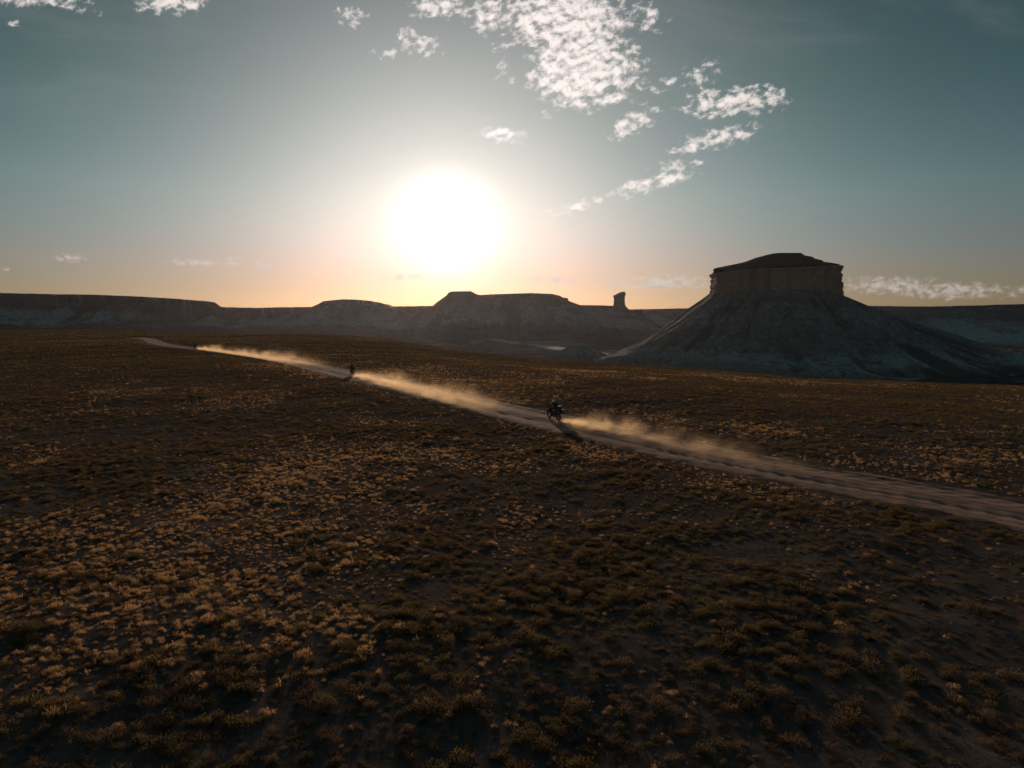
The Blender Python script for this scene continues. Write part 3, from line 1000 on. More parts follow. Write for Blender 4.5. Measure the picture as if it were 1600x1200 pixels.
pg = principled(T, (0.55, 0.5, 0.35), 0.08, 0.5)
pg.inputs['Transmission Weight'].default_value = 0.75
M_SCR = mt_g
QY = lambda d: Matrix.Rotation(R(d), 3, 'Y')


def make_motorcycle(accent):
    root = bpy.data.objects.new('motorcycle', None)
    COL.objects.link(root)
    fx, rx2, wr_ = 0.80, -0.76, 0.335
    for wx, tr in ((fx, 0.055), (rx2, 0.075)):
        def rim(bm, wx=wx):
            bm_ring(bm, (wx, 0, wr_), wr_ - 0.085, 0.018, 28, 6, 1.7)
            bm_tube(bm, [(wx, -0.07, wr_), (wx, 0.07, wr_)], 0.045, 10)
            for k in range(14):
                t = 2 * math.pi * k / 14
                sg = 1 if k % 2 else -1
                bm_tube(bm, [(wx + 0.035 * math.cos(t + 0.5 * sg), 0.05 * sg, wr_ + 0.035 * math.sin(t + 0.5 * sg)), (wx + 0.245 * math.cos(t), 0, wr_ + 0.245 * math.sin(t))], 0.004, 4)
            bm_ring(bm, (wx, 0.065, wr_), 0.12, 0.012, 20, 4, 0.3)
        w = part('wheel', M_ALU, root, rim)
        pass
        part('tyre', M_RUB, w, lambda bm, wx=wx, tr=tr: bm_ring(bm, (wx, 0, wr_), wr_ - 0.062, 0.062, 32, 10, tr / 0.062 * 1.0))

    def frame(bm):
        bm_tube(bm, [(0.42, 0, 0.98), (0.2, 0.06, 0.6), (0.05, 0.09, 0.36), (-0.28, 0.09, 0.38), (-0.34, 0.08, 0.66), (-0.72, 0.08, 0.86)], 0.022)
        bm_tube(bm, [(0.42, 0, 0.98), (0.2, -0.06, 0.6), (0.05, -0.09, 0.36), (-0.28, -0.09, 0.38), (-0.34, -0.08, 0.66), (-0.72, -0.08, 0.86)], 0.022)
        bm_tube(bm, [(0.40, 0, 0.96), (0.0, 0, 0.80), (-0.38, 0, 0.72)], 0.03)
    part('frame', M_BLK, root, frame)

    def swing(bm):
        for sy in (-1, 1):
            bm_tube(bm, [(-0.28, 0.09 * sy, 0.42), (-0.76, 0.12 * sy, 0.335)], [0.035, 0.026])
    part('swingarm', M_ALU, root, swing)

    def fork(bm):
        for sy in (-1, 1):
            bm_tube(bm, [(0.80, 0.10 * sy, 0.335), (0.66, 0.10 * sy, 0.66)], 0.032)
            bm_tube(bm, [(0.66, 0.10 * sy, 0.66), (0.46, 0.10 * sy, 1.08)], 0.022)
        bm_box(bm, (0.50, 0, 1.0), (0.06, 0.26, 0.04), QY(-26), 0.01)
        bm_box(bm, (0.565, 0, 0.86), (0.06, 0.26, 0.04), QY(-26), 0.01)
    part('fork', M_ALU, root, fork)

    def engine(bm):
        bm_box(bm, (-0.08, 0, 0.45), (0.42, 0.26, 0.24), None, 0.05)
        bm_box(bm, (0.08, 0.16, 0.52), (0.20, 0.26, 0.16), Matrix.Rotation(R(12), 3, 'X'), 0.035)
        bm_box(bm, (0.08, -0.16, 0.52), (0.20, 0.26, 0.16), Matrix.Rotation(R(-12), 3, 'X'), 0.035)
        bm_box(bm, (0.0, 0, 0.3), (0.5, 0.24, 0.05), None, 0.015)
    part('engine', M_CASE, root, engine)

    def tank(bm):
        bm_box(bm, (0.12, 0, 0.93), (0.56, 0.40, 0.26), QY(8), 0.09, (0.75, 0.6))
        bm_box(bm, (0.42, 0.19, 0.84), (0.26, 0.07, 0.24), Matrix.Rotation(R(14), 3, 'Z') @ QY(-20), 0.03)
        bm_box(bm, (0.42, -0.19, 0.84), (0.26, 0.07, 0.24), Matrix.Rotation(R(-14), 3, 'Z') @ QY(-20), 0.03)
    part('fuel_tank', M_TANK, root, tank)

    def seat(bm):
        bm_box(bm, (-0.28, 0, 0.87), (0.48, 0.30, 0.10), QY(3), 0.04)
        bm_box(bm, (-0.60, 0, 0.93), (0.36, 0.26, 0.10), QY(5), 0.04)
    part('seat', M_BLK, root, seat)

    def bars(bm):
        bm_tube(bm, [(0.30, 0.46, 1.13), (0.36, 0.30, 1.16), (0.46, 0.08, 1.08), (0.46, -0.08, 1.08), (0.36, -0.30, 1.16), (0.30, -0.46, 1.13)], 0.014)
    hb = part('handlebar', M_BLK, root, bars)
    for sy in (-1, 1):
        part('hand_guard', M_BLK, hb, lambda bm, sy=sy: bm_tube(bm, [(0.28, 0.49 * sy, 1.13), (0.42, 0.50 * sy, 1.13), (0.47, 0.36 * sy, 1.15), (0.44, 0.22 * sy, 1.15)], [0.02, 0.045, 0.05, 0.02]))

        def mir(bm, sy=sy):
            bm_tube(bm, [(0.37, 0.27 * sy, 1.16), (0.36, 0.36 * sy, 1.34)], 0.008, 6)
            bm_box(bm, (0.36, 0.39 * sy, 1.37), (0.03, 0.14, 0.08), None, 0.012)
        part('mirror', M_BLK, hb, mir)
    part('fairing', M_TANK, root, lambda bm: bm_box(bm, (0.60, 0, 1.02), (0.26, 0.34, 0.24), QY(-24), 0.07, (0.8, 0.8)))

    def screen(bm):
        n, m_ = 8, 5
        g = [[bm.verts.new((0.66 - 0.20 * j / m_ - 0.10 * ((i / n - 0.5) * 2) ** 2, (i / n - 0.5) * 0.42 * (1 - 0.2 * j / m_), 1.10 + 0.36 * j / m_)) for i in range(n + 1)] for j in range(m_ + 1)]
        fs = [bm.faces.new((g[j][i], g[j][i + 1], g[j + 1][i + 1], g[j + 1][i])) for j in range(m_) for i in range(n)]
        bmesh.ops.solidify(bm, geom=fs, thickness=0.006)
    part('windscreen', M_SCR, root, screen)
    part('headlight', M_WHT, root, lambda bm: bm_box(bm, (0.735, 0, 1.0), (0.05, 0.22, 0.12), QY(-12), 0.02))

    def fender(bm):
        for j in range(9):
            t0, t1 = R(15 + j * 16), R(31 + j * 16)
            q = [bm.verts.new((fx + 0.385 * math.cos(t), y, wr_ + 0.385 * math.sin(t))) for t in (t0, t1) for y in (-0.075, 0.075)]
            bm.faces.new((q[0], q[1], q[3], q[2]))
        bmesh.ops.remove_doubles(bm, verts=bm.verts, dist=0.001)
        bmesh.ops.solidify(bm, geom=list(bm.faces), thickness=0.008)
    part('front_fender', M_BLK, root, fender)

    def exh(bm):
        bm_tube(bm, [(0.12, -0.14, 0.42), (-0.1, -0.17, 0.33), (-0.4, -0.18, 0.38), (-0.55, -0.20, 0.48)], 0.026)
        bm_tube(bm, [(-0.50, -0.20, 0.46), (-0.98, -0.23, 0.66)], [0.055, 0.062], 12)
    part('exhaust', M_ALU, root, exh)
    for sy in (-1, 1):
        pn = part('pannier', M_CASE, root, lambda bm, sy=sy: bm_box(bm, (-0.74, 0.34 * sy, 0.74), (0.46, 0.2, 0.36), None, 0.03))
        part('lid', M_ALU, pn, lambda bm, sy=sy: bm_box(bm, (-0.74, 0.34 * sy, 0.935), (0.47, 0.21, 0.03), None, 0.01))

    def rack(bm):
        bm_tube(bm, [(-0.55, 0.14, 0.97), (-1.05, 0.14, 0.99), (-1.05, -0.14, 0.99), (-0.55, -0.14, 0.97)], 0.012)
        for sy in (-1, 1):
            bm_tube(bm, [(-0.7, 0.10 * sy, 0.86), (-0.74, 0.26 * sy, 0.86), (-0.98, 0.26 * sy, 0.80)], 0.012)
    part('luggage_rack', M_BLK, root, rack)
    tcase = part('top_case', M_CASE, root, lambda bm: bm_box(bm, (-0.92, 0, 1.12), (0.36, 0.42, 0.25), None, 0.05, (0.9, 0.92)))
    part('lid', M_ALU, tcase, lambda bm: bm_box(bm, (-0.92, 0, 1.262), (0.33, 0.38, 0.05), None, 0.02, (0.85, 0.85)))
    part('duffel_bag', M_BLK, root, lambda bm: bm_tube(bm, [(-0.60, -0.36, 1.06), (-0.60, -0.33, 1.06), (-0.60, 0.33, 1.06), (-0.60, 0.36, 1.06)], [0.08, 0.115, 0.115, 0.08], 14))

    def tail(bm):
        bm_box(bm, (-1.0, 0, 0.90), (0.05, 0.14, 0.07), None, 0.015)
    part('tail_light', M_RED, root, tail)
    part('mudguard', M_BLK, root, lambda bm: bm_box(bm, (-1.02, 0, 0.74), (0.02, 0.19, 0.24), QY(18), 0.006))
    if accent:
        part('tank_bag', M_YEL, root, lambda bm: bm_box(bm, (0.44, 0, 1.17), (0.12, 0.26, 0.14), QY(-10), 0.03))
    return root


def make_rider(suit, helmet_mat):
    V_, E_, Rd = [], [], []

    def v(p, r_, link_to=None):
        V_.append(p)
        Rd.append(r_)
        if link_to is not None:
            E_.append((link_to, len(V_) - 1))
        return len(V_) - 1
    pel = v((-0.30, 0, 0.98), (0.15, 0.135))
    sp1 = v((-0.27, 0, 1.13), (0.15, 0.12), pel)
    sp2 = v((-0.18, 0, 1.29), (0.185, 0.13), sp1)
    ch = v((-0.09, 0, 1.40), (0.17, 0.12), sp2)
    nk = v((-0.02, 0, 1.49), (0.065, 0.065), ch)
    v((0.02, 0, 1.57), (0.075, 0.085), nk)
    for sy in (-1, 1):
        sh = v((-0.09, 0.20 * sy, 1.41), (0.085, 0.085), ch)
        el = v((0.05, 0.39 * sy, 1.22), (0.062, 0.062), sh)
        wr2 = v((0.25, 0.40 * sy, 1.165), (0.045, 0.045), el)
        pm = v((0.295, 0.39 * sy, 1.16), (0.046, 0.03), wr2)
        for k, (oy, ln) in enumerate(((-0.036, 0.85), (-0.012, 1.0), (0.012, 0.97), (0.034, 0.8))):
            f1 = v((0.33, (0.39 + oy) * sy, 1.165), (0.011, 0.011), pm)
            f2 = v((0.33 + 0.012 * ln, (0.39 + oy) * sy, 1.138), (0.010, 0.010), f1)
            v((0.312, (0.39 + oy) * sy, 1.118), (0.008, 0.008), f2)
        t1 = v((0.285, (0.39 - 0.055) * sy, 1.135), (0.012, 0.012), pm)
        v((0.315, (0.39 - 0.06) * sy, 1.115), (0.010, 0.010), t1)
        hp = v((-0.28, 0.11 * sy, 0.96), (0.11, 0.11), pel)
        kn = v((0.10, 0.25 * sy, 0.86), (0.082, 0.082), hp)
        an = v((-0.12, 0.24 * sy, 0.47), (0.055, 0.06), kn)
        he = v((-0.15, 0.24 * sy, 0.40), (0.05, 0.05), an)
        v((0.06, 0.25 * sy, 0.385), (0.05, 0.04), he)
    me = bpy.data.meshes.new('person')
    me.from_pydata(V_, E_, [])
    o = bpy.data.objects.new('person', me)
    COL.objects.link(o)
    sk = o.modifiers.new('skin', 'SKIN')
    for i, sv in enumerate(me.skin_vertices[0].data):
        sv.radius = Rd[i]
        sv.use_root = (i == 0)
    sk.use_smooth_shade = True
    o.modifiers.new('sub', 'SUBSURF').levels = 1
    me.materials.append(suit)

    def hel(bm):
        bmesh.ops.create_uvsphere(bm, u_segments=20, v_segments=14, radius=1.0)
        for vv in bm.verts:
            x, y, z = vv.co
            k = 1.0
            if x > 0 and z < 0.1:
                k = 1.12
            vv.co = Vector((x * 0.155 * k, y * 0.125, max(z, -0.85) * 0.145)) + Vector((0.03, 0, 1.585))
    h = part('helmet', helmet_mat, o, hel)

    def vis(bm):
        n, m_ = 10, 4
        g = [[bm.verts.new((0.03 + 0.165 * math.cos(t) * (1 - 0.08 * abs(j - 2)), 0.129 * math.sin(t), 1.56 + 0.085 * j / m_)) for t in [R(-75 + 150 * i / n) for i in range(n + 1)]] for j in range(m_ + 1)]
        for j in range(m_):
            for i in range(n):
                bm.faces.new((g[j][i], g[j][i + 1], g[j + 1][i + 1], g[j + 1][i]))
        bmesh.ops.solidify(bm, geom=list(bm.faces), thickness=0.004)
    part('visor', M_BLK, h, vis)
    part('visor_peak', helmet_mat, h, lambda bm: bm_box(bm, (0.17, 0, 1.685), (0.16, 0.18, 0.012), QY(8), 0.004))
    return o


def s_of_px(px, py):
    x, y = on_plain(px, py)
    d = (road[:, 0] - float(x)) ** 2 + (road[:, 1] - float(y)) ** 2
    return rs[int(d.argmin())]


BIKES = []
for (px, py, lat_, suit, hm, acc, lb, lp, lean) in (
        (865.5, 655.5, 0.55, M_JKT, M_WHT, True, 'loaded touring motorcycle with side cases, largest of the three on the dirt road', 'rider in dark suit and white helmet on the largest motorcycle', 0),
        (550.5, 586.5, 0.4, M_JKT2, M_HLM2, False, 'dark loaded motorcycle with side cases, second of the three along the road', 'rider in dark clothing on the second motorcycle along the road', 0),
        (304.5, 545.0, 0.0, M_JKT, M_HLM3, False, 'tiny dark motorcycle farthest along the dirt road', 'tiny dark rider on the motorcycle farthest along the road', 0)):
    s0 = s_of_px(px, py)
    x, y = on_plain(px, py)
    p, t = road_at(np.array([s0]))
    yaw = math.atan2(t[0, 1], t[0, 0]) - R(4)
    i_ = min(len(s_fine) - 1, int(s0 / 0.16))
    off = float((np.array([float(x), float(y)]) - p[0]) @ np.array([t[0, 1], -t[0, 0]]))
    j_ = int(np.argmin(np.abs(lat - off)))
    z = float(RZ[i_, j_]) - 0.01
    b_ = make_motorcycle(acc)
    r_ = make_rider(suit, hm)
    for o in (b_, r_):
        o.location = (float(x), float(y), z)
        o.rotation_euler = (0, 0, yaw)
    tag(b_, lb, 'motorcycle', 'motorcycles riding along the dirt road')
    tag(r_, lp, 'person', 'motorcycle riders on the dirt road')
    BIKES.append((float(x), float(y), z, yaw, s0))
    print('bike', round(float(x), 1), round(float(y), 1), 'yaw', round(math.degrees(yaw), 1), 'off', round(off, 2), 's', round(float(s0), 1))


# ------------------------------------------------------------------ scrub
def plant_material(name, cols, trans, tmix, spec=0.1):
    mt, T = material(name)
    rnd = T.node('ShaderNodeObjectInfo').outputs['Random']
    g = T.node('ShaderNodeNewGeometry').outputs['Position']
    big = T.noise(g, 0.05, 3.0, 0.6)
    k = T.m('ADD', T.m('MULTIPLY', rnd, 0.75), T.m('MULTIPLY_ADD', big, 0.9, -0.35))
    c = T.ramp(k, [(i / (len(cols) - 1), q) for i, q in enumerate(cols)])
    tcol = T.mix(rnd, trans[0], trans[1])
    d = T.node('ShaderNodeBsdfDiffuse')
    T.put(d.inputs['Color'], c)
    t = T.node('ShaderNodeBsdfTranslucent')
    T.put(t.inputs['Color'], tcol)
    mx = T.node('ShaderNodeMixShader')
    mx.inputs[0].default_value = tmix
    T.l.new(d.outputs[0], mx.inputs[1])
    T.l.new(t.outputs[0], mx.inputs[2])
    T.l.new(mx.outputs[0], T.out.inputs['Surface'])
    return mt


M_SHRUB = plant_material('shrub_leaves', [(0.034, 0.031, 0.024), (0.052, 0.049, 0.032), (0.078, 0.069, 0.048), (0.067, 0.054, 0.044)], ((0.14, 0.11, 0.05), (0.26, 0.175, 0.085)), 0.48)
M_STRAW = plant_material('dry_straw', [(0.12, 0.085, 0.05), (0.20, 0.14, 0.08), (0.28, 0.20, 0.12)], ((0.54, 0.31, 0.14), (0.85, 0.52, 0.26)), 0.6)
M_TWIG = plant_material('dry_twigs', [(0.047, 0.035, 0.030), (0.081, 0.057, 0.046), (0.121, 0.088, 0.067)], ((0.203, 0.125, 0.072), (0.338, 0.200, 0.108)), 0.35)


def blade(vs, fs, p, d, ln, w, r_, bend=0.25):
    d = d.normalized()
    side = d.cross(Vector((r_.uniform(-1, 1), r_.uniform(-1, 1), r_.uniform(-1, 1)))).normalized() * w
    mid = p + d * ln * 0.55
    tip = p + (d + Vector((0, 0, -bend * r_.uniform(-0.3, 1)))).normalized() * ln
    i = len(vs)
    vs += [p - side * 0.6, p + side * 0.6, mid + side, mid - side, tip]
    fs += [(i, i + 1, i + 2, i + 3), (i + 3, i + 2, i + 4)]


def shrub_mesh(name, seed, n, wid, tuft):
    """rounded twiggy shrub, radius about 1, height about 0.8"""
    r_ = random.Random(seed)
    vs, fs = [], []
    lobes = [(Vector((r_.uniform(-0.55, 0.55), r_.uniform(-0.55, 0.55), 0)), r_.uniform(0.45, 0.75), r_.uniform(0.5, 0.95)) for _ in range(6)]
    for k in range(n):
        lc, lr, lh = r_.choice(lobes)
        th = r_.uniform(0, 2 * math.pi)
        ph_ = math.acos(r_.uniform(0.0, 1.0))
        d = Vector((math.sin(ph_) * math.cos(th), math.sin(ph_) * math.sin(th), math.cos(ph_)))
        q = r_.uniform(0.35, 1.0) ** 0.6
        p = lc + Vector((d.x * lr * q, d.y * lr * q, d.z * lh * q))
        p.z = max(p.z, 0.02)
        dd = d + Vector((r_.gauss(0, 0.35), r_.gauss(0, 0.35), 0.55))
        blade(vs, fs, p, dd, r_.uniform(0.12, 0.26) * tuft, wid * r_.uniform(0.6, 1.3), r_)
    return tri_mesh(name, vs, fs)


def tuft_mesh(name, seed, n, wid, spread):
    """dry grass or weed: thin kinked stems with side twigs"""
    r_ = random.Random(seed)
    vs, fs = [], []
    lean = Vector((r_.gauss(0, 0.25), r_.gauss(0, 0.25), 0))
    for k in range(n):
        th = r_.uniform(0, 2 * math.pi)
        sp = abs(r_.gauss(0, spread))
        d = Vector((math.cos(th) * sp, math.sin(th) * sp, 1)) + lean
        p = Vector((r_.gauss(0, 0.085), r_.gauss(0, 0.085), 0))
        l1 = r_.uniform(0.2, 0.55)
        blade(vs, fs, p, d, l1, wid * r_.uniform(0.7, 1.2), r_, 0.2)
        q = p + d.normalized() * l1 * 0.8
        for _ in range(r_.choice((0, 1, 1, 2))):
            d2 = d.normalized() + Vector((r_.gauss(0, 0.55), r_.gauss(0, 0.55), r_.gauss(0, 0.3)))
            blade(vs, fs, q, d2, r_.uniform(0.15, 0.45), wid * r_.uniform(0.6, 1.3), r_, 0.5)
    return tri_mesh(name, vs, fs)


lib = bpy.data.collections.new('plant_library')     # prototypes for the scattered growth, not part of the scene
KINDS = []


def proto(name, me, mat):
    me.materials.append(mat)
    o = bpy.data.objects.new(name, me)
    lib.objects.link(o)
    KINDS.append((name, me))
    return o


# names sort in the order of the index used by the scatter
proto('a0_shrub', shrub_mesh('shrub_mesh', 1, 480, 0.022, 0.9), M_SHRUB)
proto('a1_shrub', shrub_mesh('shrub_mesh', 2, 440, 0.022, 1.0), M_SHRUB)
proto('a2_shrub', shrub_mesh('shrub_mesh', 3, 380, 0.024, 1.1), M_SHRUB)
proto('a3_twiggy', shrub_mesh('twig_mesh', 4, 260, 0.016, 1.5), M_TWIG)
proto('b0_tuft', tuft_mesh('tuft_mesh', 5, 56, 0.015, 0.6), M_STRAW)
proto('b1_tuft', tuft_mesh('tuft_mesh', 6, 32, 0.019, 0.85), M_STRAW)
proto('b2_tuft', tuft_mesh('tuft_mesh', 7, 18, 0.026, 1.1), M_STRAW)
def mat_mesh(name, seed, n, wid):
    r_ = random.Random(seed)
    vs, fs = [], []
    for k in range(n):
        th, q = r_.uniform(0, 2 * math.pi), math.sqrt(r_.random())
        p = Vector((math.cos(th) * q, math.sin(th) * q, 0.0))
        blade(vs, fs, p, Vector((r_.gauss(0, 1), r_.gauss(0, 1), r_.uniform(0.25, 1.0))), r_.uniform(0.12, 0.32), wid * r_.uniform(0.6, 1.3), r_, 0.4)
    return tri_mesh(name, vs, fs)


proto('c0_far_shrub', shrub_mesh('far_shrub_mesh', 8, 70, 0.07, 1.3), M_SHRUB)
proto('c1_far_tuft', tuft_mesh('far_tuft_mesh', 9, 16, 0.06, 0.7), M_STRAW)
proto('d0_mat', mat_mesh('mat_mesh', 10, 80, 0.02), M_TWIG)
proto('d1_mat', mat_mesh('mat_mesh', 12, 60, 0.024), M_TWIG)
proto('e0_gold_shrub', shrub_mesh('gold_shrub_mesh', 21, 260, 0.018, 1.5), M_STRAW)


def scatter():
    pts = []
    # rings: inner radius, outer radius, plants per square metre
    for (r0, r1, dens) in ((9, 30, 26.0), (30, 60, 18.0), (60, 100, 10.0), (100, 180, 4.5), (180, 330, 2.0), (330, 640, 0.5)):
        half = R(41) if r0 > 30 else R(44)
        area = half * (r1 * r1 - r0 * r0)
        n = int(area * dens)
        r_ = np.sqrt(rng.uniform(r0 * r0, r1 * r1, n))
        a_ = rng.uniform(-half, half, n)
        pts.append(np.stack([r_ * np.sin(a_), r_ * np.cos(a_), r_], 1))
    P_ = np.vstack(pts)
    x, y, r_ = P_.T
    rd = road_dist(x, y)
    z, dr = terrain(x, y)
    cover = fbm(x / 7.5, y / 7.5, 301, 4) * 1.2 + fbm(x / 30, y / 30, 311, 3)
    keep = (np.abs(rd) > HALF + 0.2 + 1.5 * rng.random(len(x)) ** 2) & (dr < 0.02)
    keep &= rng.random(len(x)) < np.clip(0.9 + 2.0 * cover, 0.42, 1.0)
    # where dry straw grows: broad drifts on the plain
    straw = 0.09 + 2.4 * fbm(x / 14, y / 14, 321, 4) + 1.7 * fbm(x / 2.6, y / 2.6, 351, 3) + 1.6 * fbm(x / 48, y / 36, 331, 3)

    def drift(px, py, rx, ry, k):
        cx, cy = on_plain(px, py)
        ex, ey = on_plain(px + rx, py)
        fx_, fy_ = on_plain(px, py - ry)
        return k * np.exp(-(((x - cx) / abs(ex - cx)) ** 2 + ((y - cy) / abs(fy_ - cy)) ** 2))
    straw = straw + drift(430, 760, 170, 130, 0.7) + drift(640, 700, 150, 50, 0.35) + drift(560, 950, 150, 90, 0.28) - drift(60, 800, 210, 200, 0.7) - drift(1420, 680, 250, 60, 0.5) - drift(1250, 1000, 420, 190, 0.35) - drift(100, 1050, 260, 120, 0.25)
    straw = straw + 0.45 * np.exp(-((np.abs(rd) - HALF - 1.2) / 2.0) ** 2)
    x, y, r_, z, straw = x[keep], y[keep], r_[keep], z[keep], straw[keep]
    n = len(x)
    is_straw = rng.random(n) < np.clip(straw, 0.03, 0.85)
    far = r_ > 150
    kind = np.where(is_straw, np.where(far, 8, rng.choice([4, 5, 6, 11], n, p=[0.2, 0.17, 0.13, 0.5])), np.where(far, 7, rng.choice([0, 1, 2, 3], n, p=[0.24, 0.22, 0.2, 0.34])))
    grow = 1 + 1.1 * fbm(x / 3.1, y / 3.1, 361, 3)
    size = grow * np.where(kind == 11, 0.62, 1.0) * np.where(is_straw, rng.lognormal(-2.0, 0.36, n), rng.lognormal(-2.38, 0.5, n))
    size = np.where(is_straw, np.clip(size, 0.05, 0.25), np.clip(size, 0.04, 0.32)) * (1 + 0.35 * sstep(r_, 60, 150) + 0.9 * sstep(r_, 150, 450))
    # low mats of dead stems over the soil
    mx, my = [], []
    for (r0, r1, dens) in ((9, 40, 5.0), (40, 100, 2.6), (100, 170, 1.2)):
        n2_ = int(R(42) * (r1 * r1 - r0 * r0) * dens)
        q_ = np.sqrt(rng.uniform(r0 * r0, r1 * r1, n2_))
        b_ = rng.uniform(-R(42), R(42), n2_)
        mx.append(q_ * np.sin(b_))
        my.append(q_ * np.cos(b_))
    mx, my = np.concatenate(mx), np.concatenate(my)
    ok = (np.abs(road_dist(mx, my)) > HALF + 0.1 + 1.2 * rng.random(len(mx))) & (rng.random(len(mx)) < np.clip(0.75 + 2.0 * fbm(mx / 6, my / 6, 341, 4), 0.15, 1))
    mx, my = mx[ok], my[ok]
    mz, mdr = terrain(mx, my)
    m2 = len(mx)
    x, y, z = np.concatenate([x, mx]), np.concatenate([y, my]), np.concatenate([z, mz])
    r_ = np.concatenate([r_, np.hypot(mx, my)])
    kind = np.concatenate([kind, rng.integers(9, 11, m2)])
    size = np.concatenate([size, rng.uniform(0.18, 0.42, m2)])
    is_straw = np.concatenate([is_straw, np.zeros(m2, bool)])
    return x, y, z, r_, kind, size, is_straw


sx_, sy_, sz_, sr_, skind, ssize, sstraw = scatter()
srot = rng.uniform(0, 2 * math.pi, len(sx_))
# the plants that show largest stand as objects of their own
in_view = (np.abs(np.arctan2(sx_, sy_)) < R(38)) & (sr_ > 12.5)
score = np.where(in_view & (skind < 9), ssize / sr_, 0)
own = np.zeros(len(sx_), bool)
for st_ in (False, True):
    idx = np.where(sstraw == st_)[0]
    own[idx[np.argsort(-score[idx])[:300]]] = True
for i in np.where(own)[0]:
    nm = 'dry_grass_tuft' if sstraw[i] else 'desert_shrub'
    o = bpy.data.objects.new(nm, KINDS[skind[i]][1])
    COL.objects.link(o)
    o.location = (sx_[i], sy_[i], sz_[i] - 0.015)
    k = float(ssize[i])
    o.scale = (k, k, k * (1.0 if sstraw[i] else 0.85))
    o.rotation_euler = (0, 0, float(srot[i]))
    if sstraw[i]:
        tag(o, 'pale golden dry grass tuft catching the low sun on the near plain', 'grass tuft', 'dry grass tufts on the near plain')
    else:
        tag(o, 'low dark olive desert shrub growing on the near plain', 'shrub', 'desert shrubs on the near plain')

rest = ~own
me = bpy.data.meshes.new('scrub')
n = int(rest.sum())
me.vertices.add(n)
me.vertices.foreach_set('co', np.stack([sx_[rest], sy_[rest], sz_[rest] - 0.02], 1).astype(np.float32).reshape(-1))
a_ = me.attributes.new('kind', 'INT', 'POINT')
a_.data.foreach_set('value', skind[rest].astype(np.int32))
a_ = me.attributes.new('rot', 'FLOAT_VECTOR', 'POINT')
a_.data.foreach_set('vector', np.stack([np.zeros(n), np.zeros(n), srot[rest]], 1).astype(np.float32).reshape(-1))
a_ = me.attributes.new('scl', 'FLOAT_VECTOR', 'POINT')
k = ssize[rest]
a_.data.foreach_set('vector', np.stack([k, k, k * np.where(sstraw[rest], 1.0, 0.85)], 1).astype(np.float32).reshape(-1))
osc = bpy.data.objects.new('scrub', me)
COL.objects.link(osc)
tag(osc, 'low desert scrub of dark shrubs and dry grass covering the plain', 'scrub', kind='stuff')
ng = bpy.data.node_groups.new('scrub_scatter', 'GeometryNodeTree')
ng.interface.new_socket('Geometry', in_out='INPUT', socket_type='NodeSocketGeometry')
ng.interface.new_socket('Geometry', in_out='OUTPUT', socket_type='NodeSocketGeometry')
gi, go = ng.nodes.new('NodeGroupInput'), ng.nodes.new('NodeGroupOutput')
ip = ng.nodes.new('GeometryNodeInstanceOnPoints')
ci = ng.nodes.new('GeometryNodeCollectionInfo')
ci.inputs['Collection'].default_value = lib
ci.inputs['Separate Children'].default_value = True
ci.inputs['Reset Children'].default_value = True
ip.inputs['Pick Instance'].default_value = True


def named(name, dt):
    nd = ng.nodes.new('GeometryNodeInputNamedAttribute')
    nd.data_type = dt
    nd.inputs['Name'].default_value = name
    return [s_ for s_ in nd.outputs if s_.enabled][0]


ng.links.new(gi.outputs[0], ip.inputs['Points'])
ng.links.new(ci.outputs[0], ip.inputs['Instance'])
ng.links.new(named('kind', 'INT'), ip.inputs['Instance Index'])
ng.links.new(named('rot', 'FLOAT_VECTOR'), ip.inputs['Rotation'])
ng.links.new(named('scl', 'FLOAT_VECTOR'), ip.inputs['Scale'])
ng.links.new(ip.outputs[0], go.inputs[0])
osc.modifiers.new('scatter', 'NODES').node_group = ng
print('plants', len(sx_), 'own', int(own.sum()))


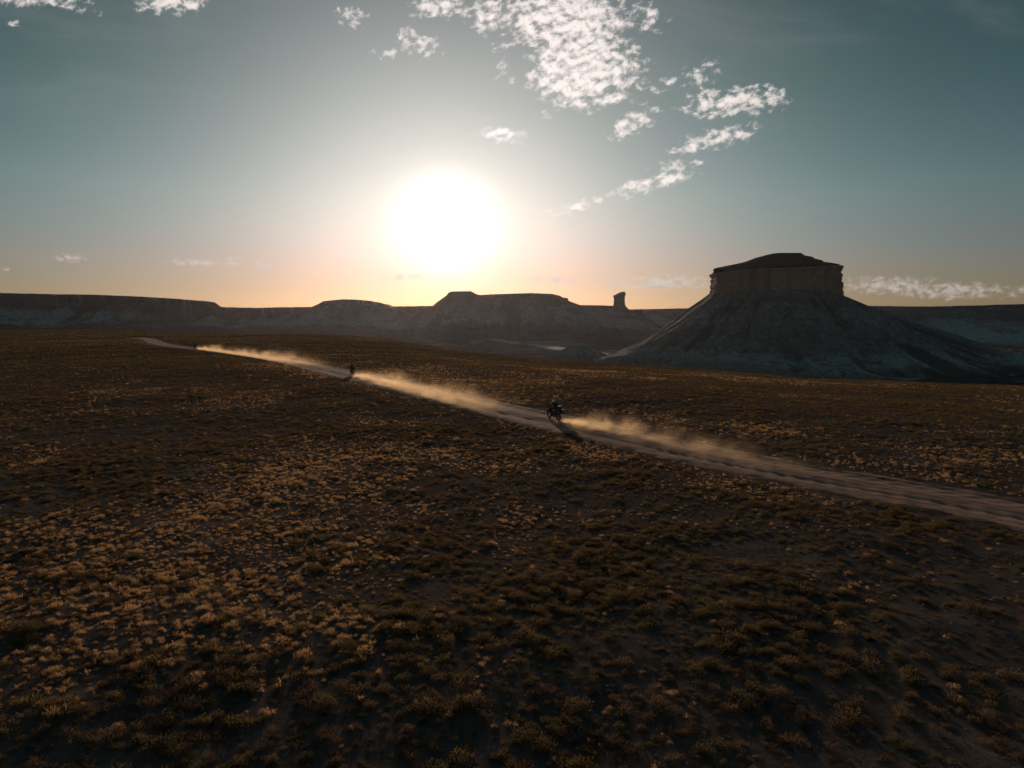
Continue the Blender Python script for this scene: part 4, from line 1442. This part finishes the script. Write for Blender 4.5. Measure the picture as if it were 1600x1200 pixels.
# ------------------------------------------------------------------ dust raised by the motorcycles
def dust(name, bike, length, h0, h1, w0, w1, d0, fall, drift_, label, seed, rest_=0.08):
    x, y, z, yaw, s0 = bike
    n = 26
    ss = np.linspace(0, length, n)
    p, t = road_at(np.maximum(s0 - 0.9 - ss, 0))
    rows = []
    f = ss / length
    for i in range(n):
        hh = (h0 + (h1 - h0) * f[i] ** 0.6) * (1 if 0 < i < n - 1 else 0.25)
        ww = (w0 + (w1 - w0) * f[i] ** 0.6) * (1 if 0 < i < n - 1 else 0.25)
        ce = drift_ * f[i]
        nx, ny = t[i, 1], -t[i, 0]
        ring = []
        for k in range(14):
            q = 2 * math.pi * k / 14
            l_ = ce + ww * math.cos(q)
            hz = max(-0.25, hh * 0.42 + hh * 0.62 * math.sin(q))
            ring.append((p[i, 0] + nx * l_ - x, p[i, 1] + ny * l_ - y, hz))
        rows.append(ring)
    P_ = np.array(rows)
    me = grid_mesh(name, P_, wrap=True)
    bm = bmesh.new()
    bm.from_mesh(me)
    bm.verts.ensure_lookup_table()
    bm.faces.new([bm.verts[k] for k in range(14)][::-1])
    bm.faces.new([bm.verts[(n - 1) * 14 + k] for k in range(14)])
    bmesh.ops.recalc_face_normals(bm, faces=bm.faces)
    bm.to_mesh(me)
    bm.free()
    mt, T = material(name + '_air')
    g = T.node('ShaderNodeTexCoord').outputs['Object']
    # frame of the trail: distance behind the wheel, sideways, up
    c_, s_ = math.cos(yaw), math.sin(yaw)
    back = T.vm('DOT_PRODUCT', g, (-c_, -s_, 0.0))
    side = T.vm('DOT_PRODUCT', g, (s_, -c_, 0.0))
    up = T.sep(g)[2]
    fr_ = T.m('MAXIMUM', T.m('DIVIDE', T.m('SUBTRACT', back, 1.15), length), 0.001)
    sp = T.m('POWER', fr_, 0.6)
    gq = T.vm('ADD', g, (seed * 7.7, 0.0, 0.0))
    bil = T.noise(gq, 0.22, 3.0, 0.55)                      # big billows
    bill = T.smooth(bil, 0.36, 0.64, 0.5, 1.35)
    hh = T.m('MULTIPLY', T.m('MULTIPLY_ADD', sp, (h1 - h0) * 0.5, h0 * 0.5), bill)
    ww = T.m('MULTIPLY_ADD', sp, (w1 - w0) * 0.55, w0 * 0.55)
    lat2 = T.m('DIVIDE', T.m('SUBTRACT', side, T.m('MULTIPLY', fr_, drift_)), ww)
    ez_ = T.m('DIVIDE', T.m('MAXIMUM', up, 0.0), hh)
    shape = T.m('EXPONENT', T.m('MULTIPLY', T.m('ADD', T.m('MULTIPLY', lat2, lat2), T.m('MULTIPLY', ez_, ez_)), -1.3))
    nz_ = T.noise(T.vm('MULTIPLY', gq, (0.8, 0.8, 1.1)), 0.75, 4.0, 0.65, 0.4)
    puff = T.smooth(T.m('ADD', nz_, T.m('MULTIPLY', shape, 0.12)), 0.46, 0.72)
    dens = T.m('MULTIPLY', shape, T.m('MULTIPLY', puff, T.m('MULTIPLY_ADD', T.m('EXPONENT', T.m('MULTIPLY', fr_, -fall)), 1.0 - rest_, rest_)))
    dens = T.m('MULTIPLY', dens, T.smooth(fr_, 0.001, 0.03))
    dens = T.m('MULTIPLY', dens, T.smooth(fr_, 0.7, 1.0, 1.0, 0.0))
    dens = T.m('MULTIPLY', T.m('MAXIMUM', T.m('SUBTRACT', dens, 0.002), 0.0), d0)
    pv = T.node('ShaderNodeVolumePrincipled')
    pv.inputs['Color'].default_value = (1.0, 0.74, 0.47, 1)
    pv.inputs['Anisotropy'].default_value = 0.55
    T.put(pv.inputs['Density'], dens)
    T.l.new(pv.outputs[0], T.out.inputs['Volume'])
    o = link(name, me, mt, loc=(x, y, z))
    tag(o, label, 'dust', kind='stuff')
    return o


dust('dust_plume', BIKES[0], 27, 0.7, 3.2, 0.8, 6.0, 2.6, 7.5, 2.4, 'short bright dust plume kicked up behind the largest motorcycle', 1, 0.03)
dust('dust_plume', BIKES[1], 52, 1.0, 3.4, 0.9, 6.5, 1.15, 3.6, 1.8, 'long golden dust plume trailing behind the second motorcycle', 2)
dust('dust_plume', BIKES[2], 100, 1.2, 3.8, 0.9, 7.0, 1.0, 3.2, 1.8, 'golden dust plume trailing behind the farthest motorcycle', 3)

# ------------------------------------------------------------------ haze
hm = tri_mesh('haze', [(-6800, -6800, -48), (6800, -6800, -48), (6800, 6800, -48), (-6800, 6800, -48), (-6800, -6800, 190), (6800, -6800, 190), (6800, 6800, 190), (-6800, 6800, 190)],
              [(3, 2, 1, 0), (4, 5, 6, 7), (0, 1, 5, 4), (1, 2, 6, 5), (2, 3, 7, 6), (3, 0, 4, 7)])
mt, T = material('haze_air')
pv = T.node('ShaderNodeVolumePrincipled')
pv.inputs['Color'].default_value = (0.86, 0.86, 1.0, 1)
pv.inputs['Density'].default_value = 0.000017
pv.inputs['Anisotropy'].default_value = 0.7
T.l.new(pv.outputs[0], T.out.inputs['Volume'])
oh = link('haze', hm, mt)
tag(oh, 'thin pale haze in the air over the whole basin', 'haze', kind='stuff')
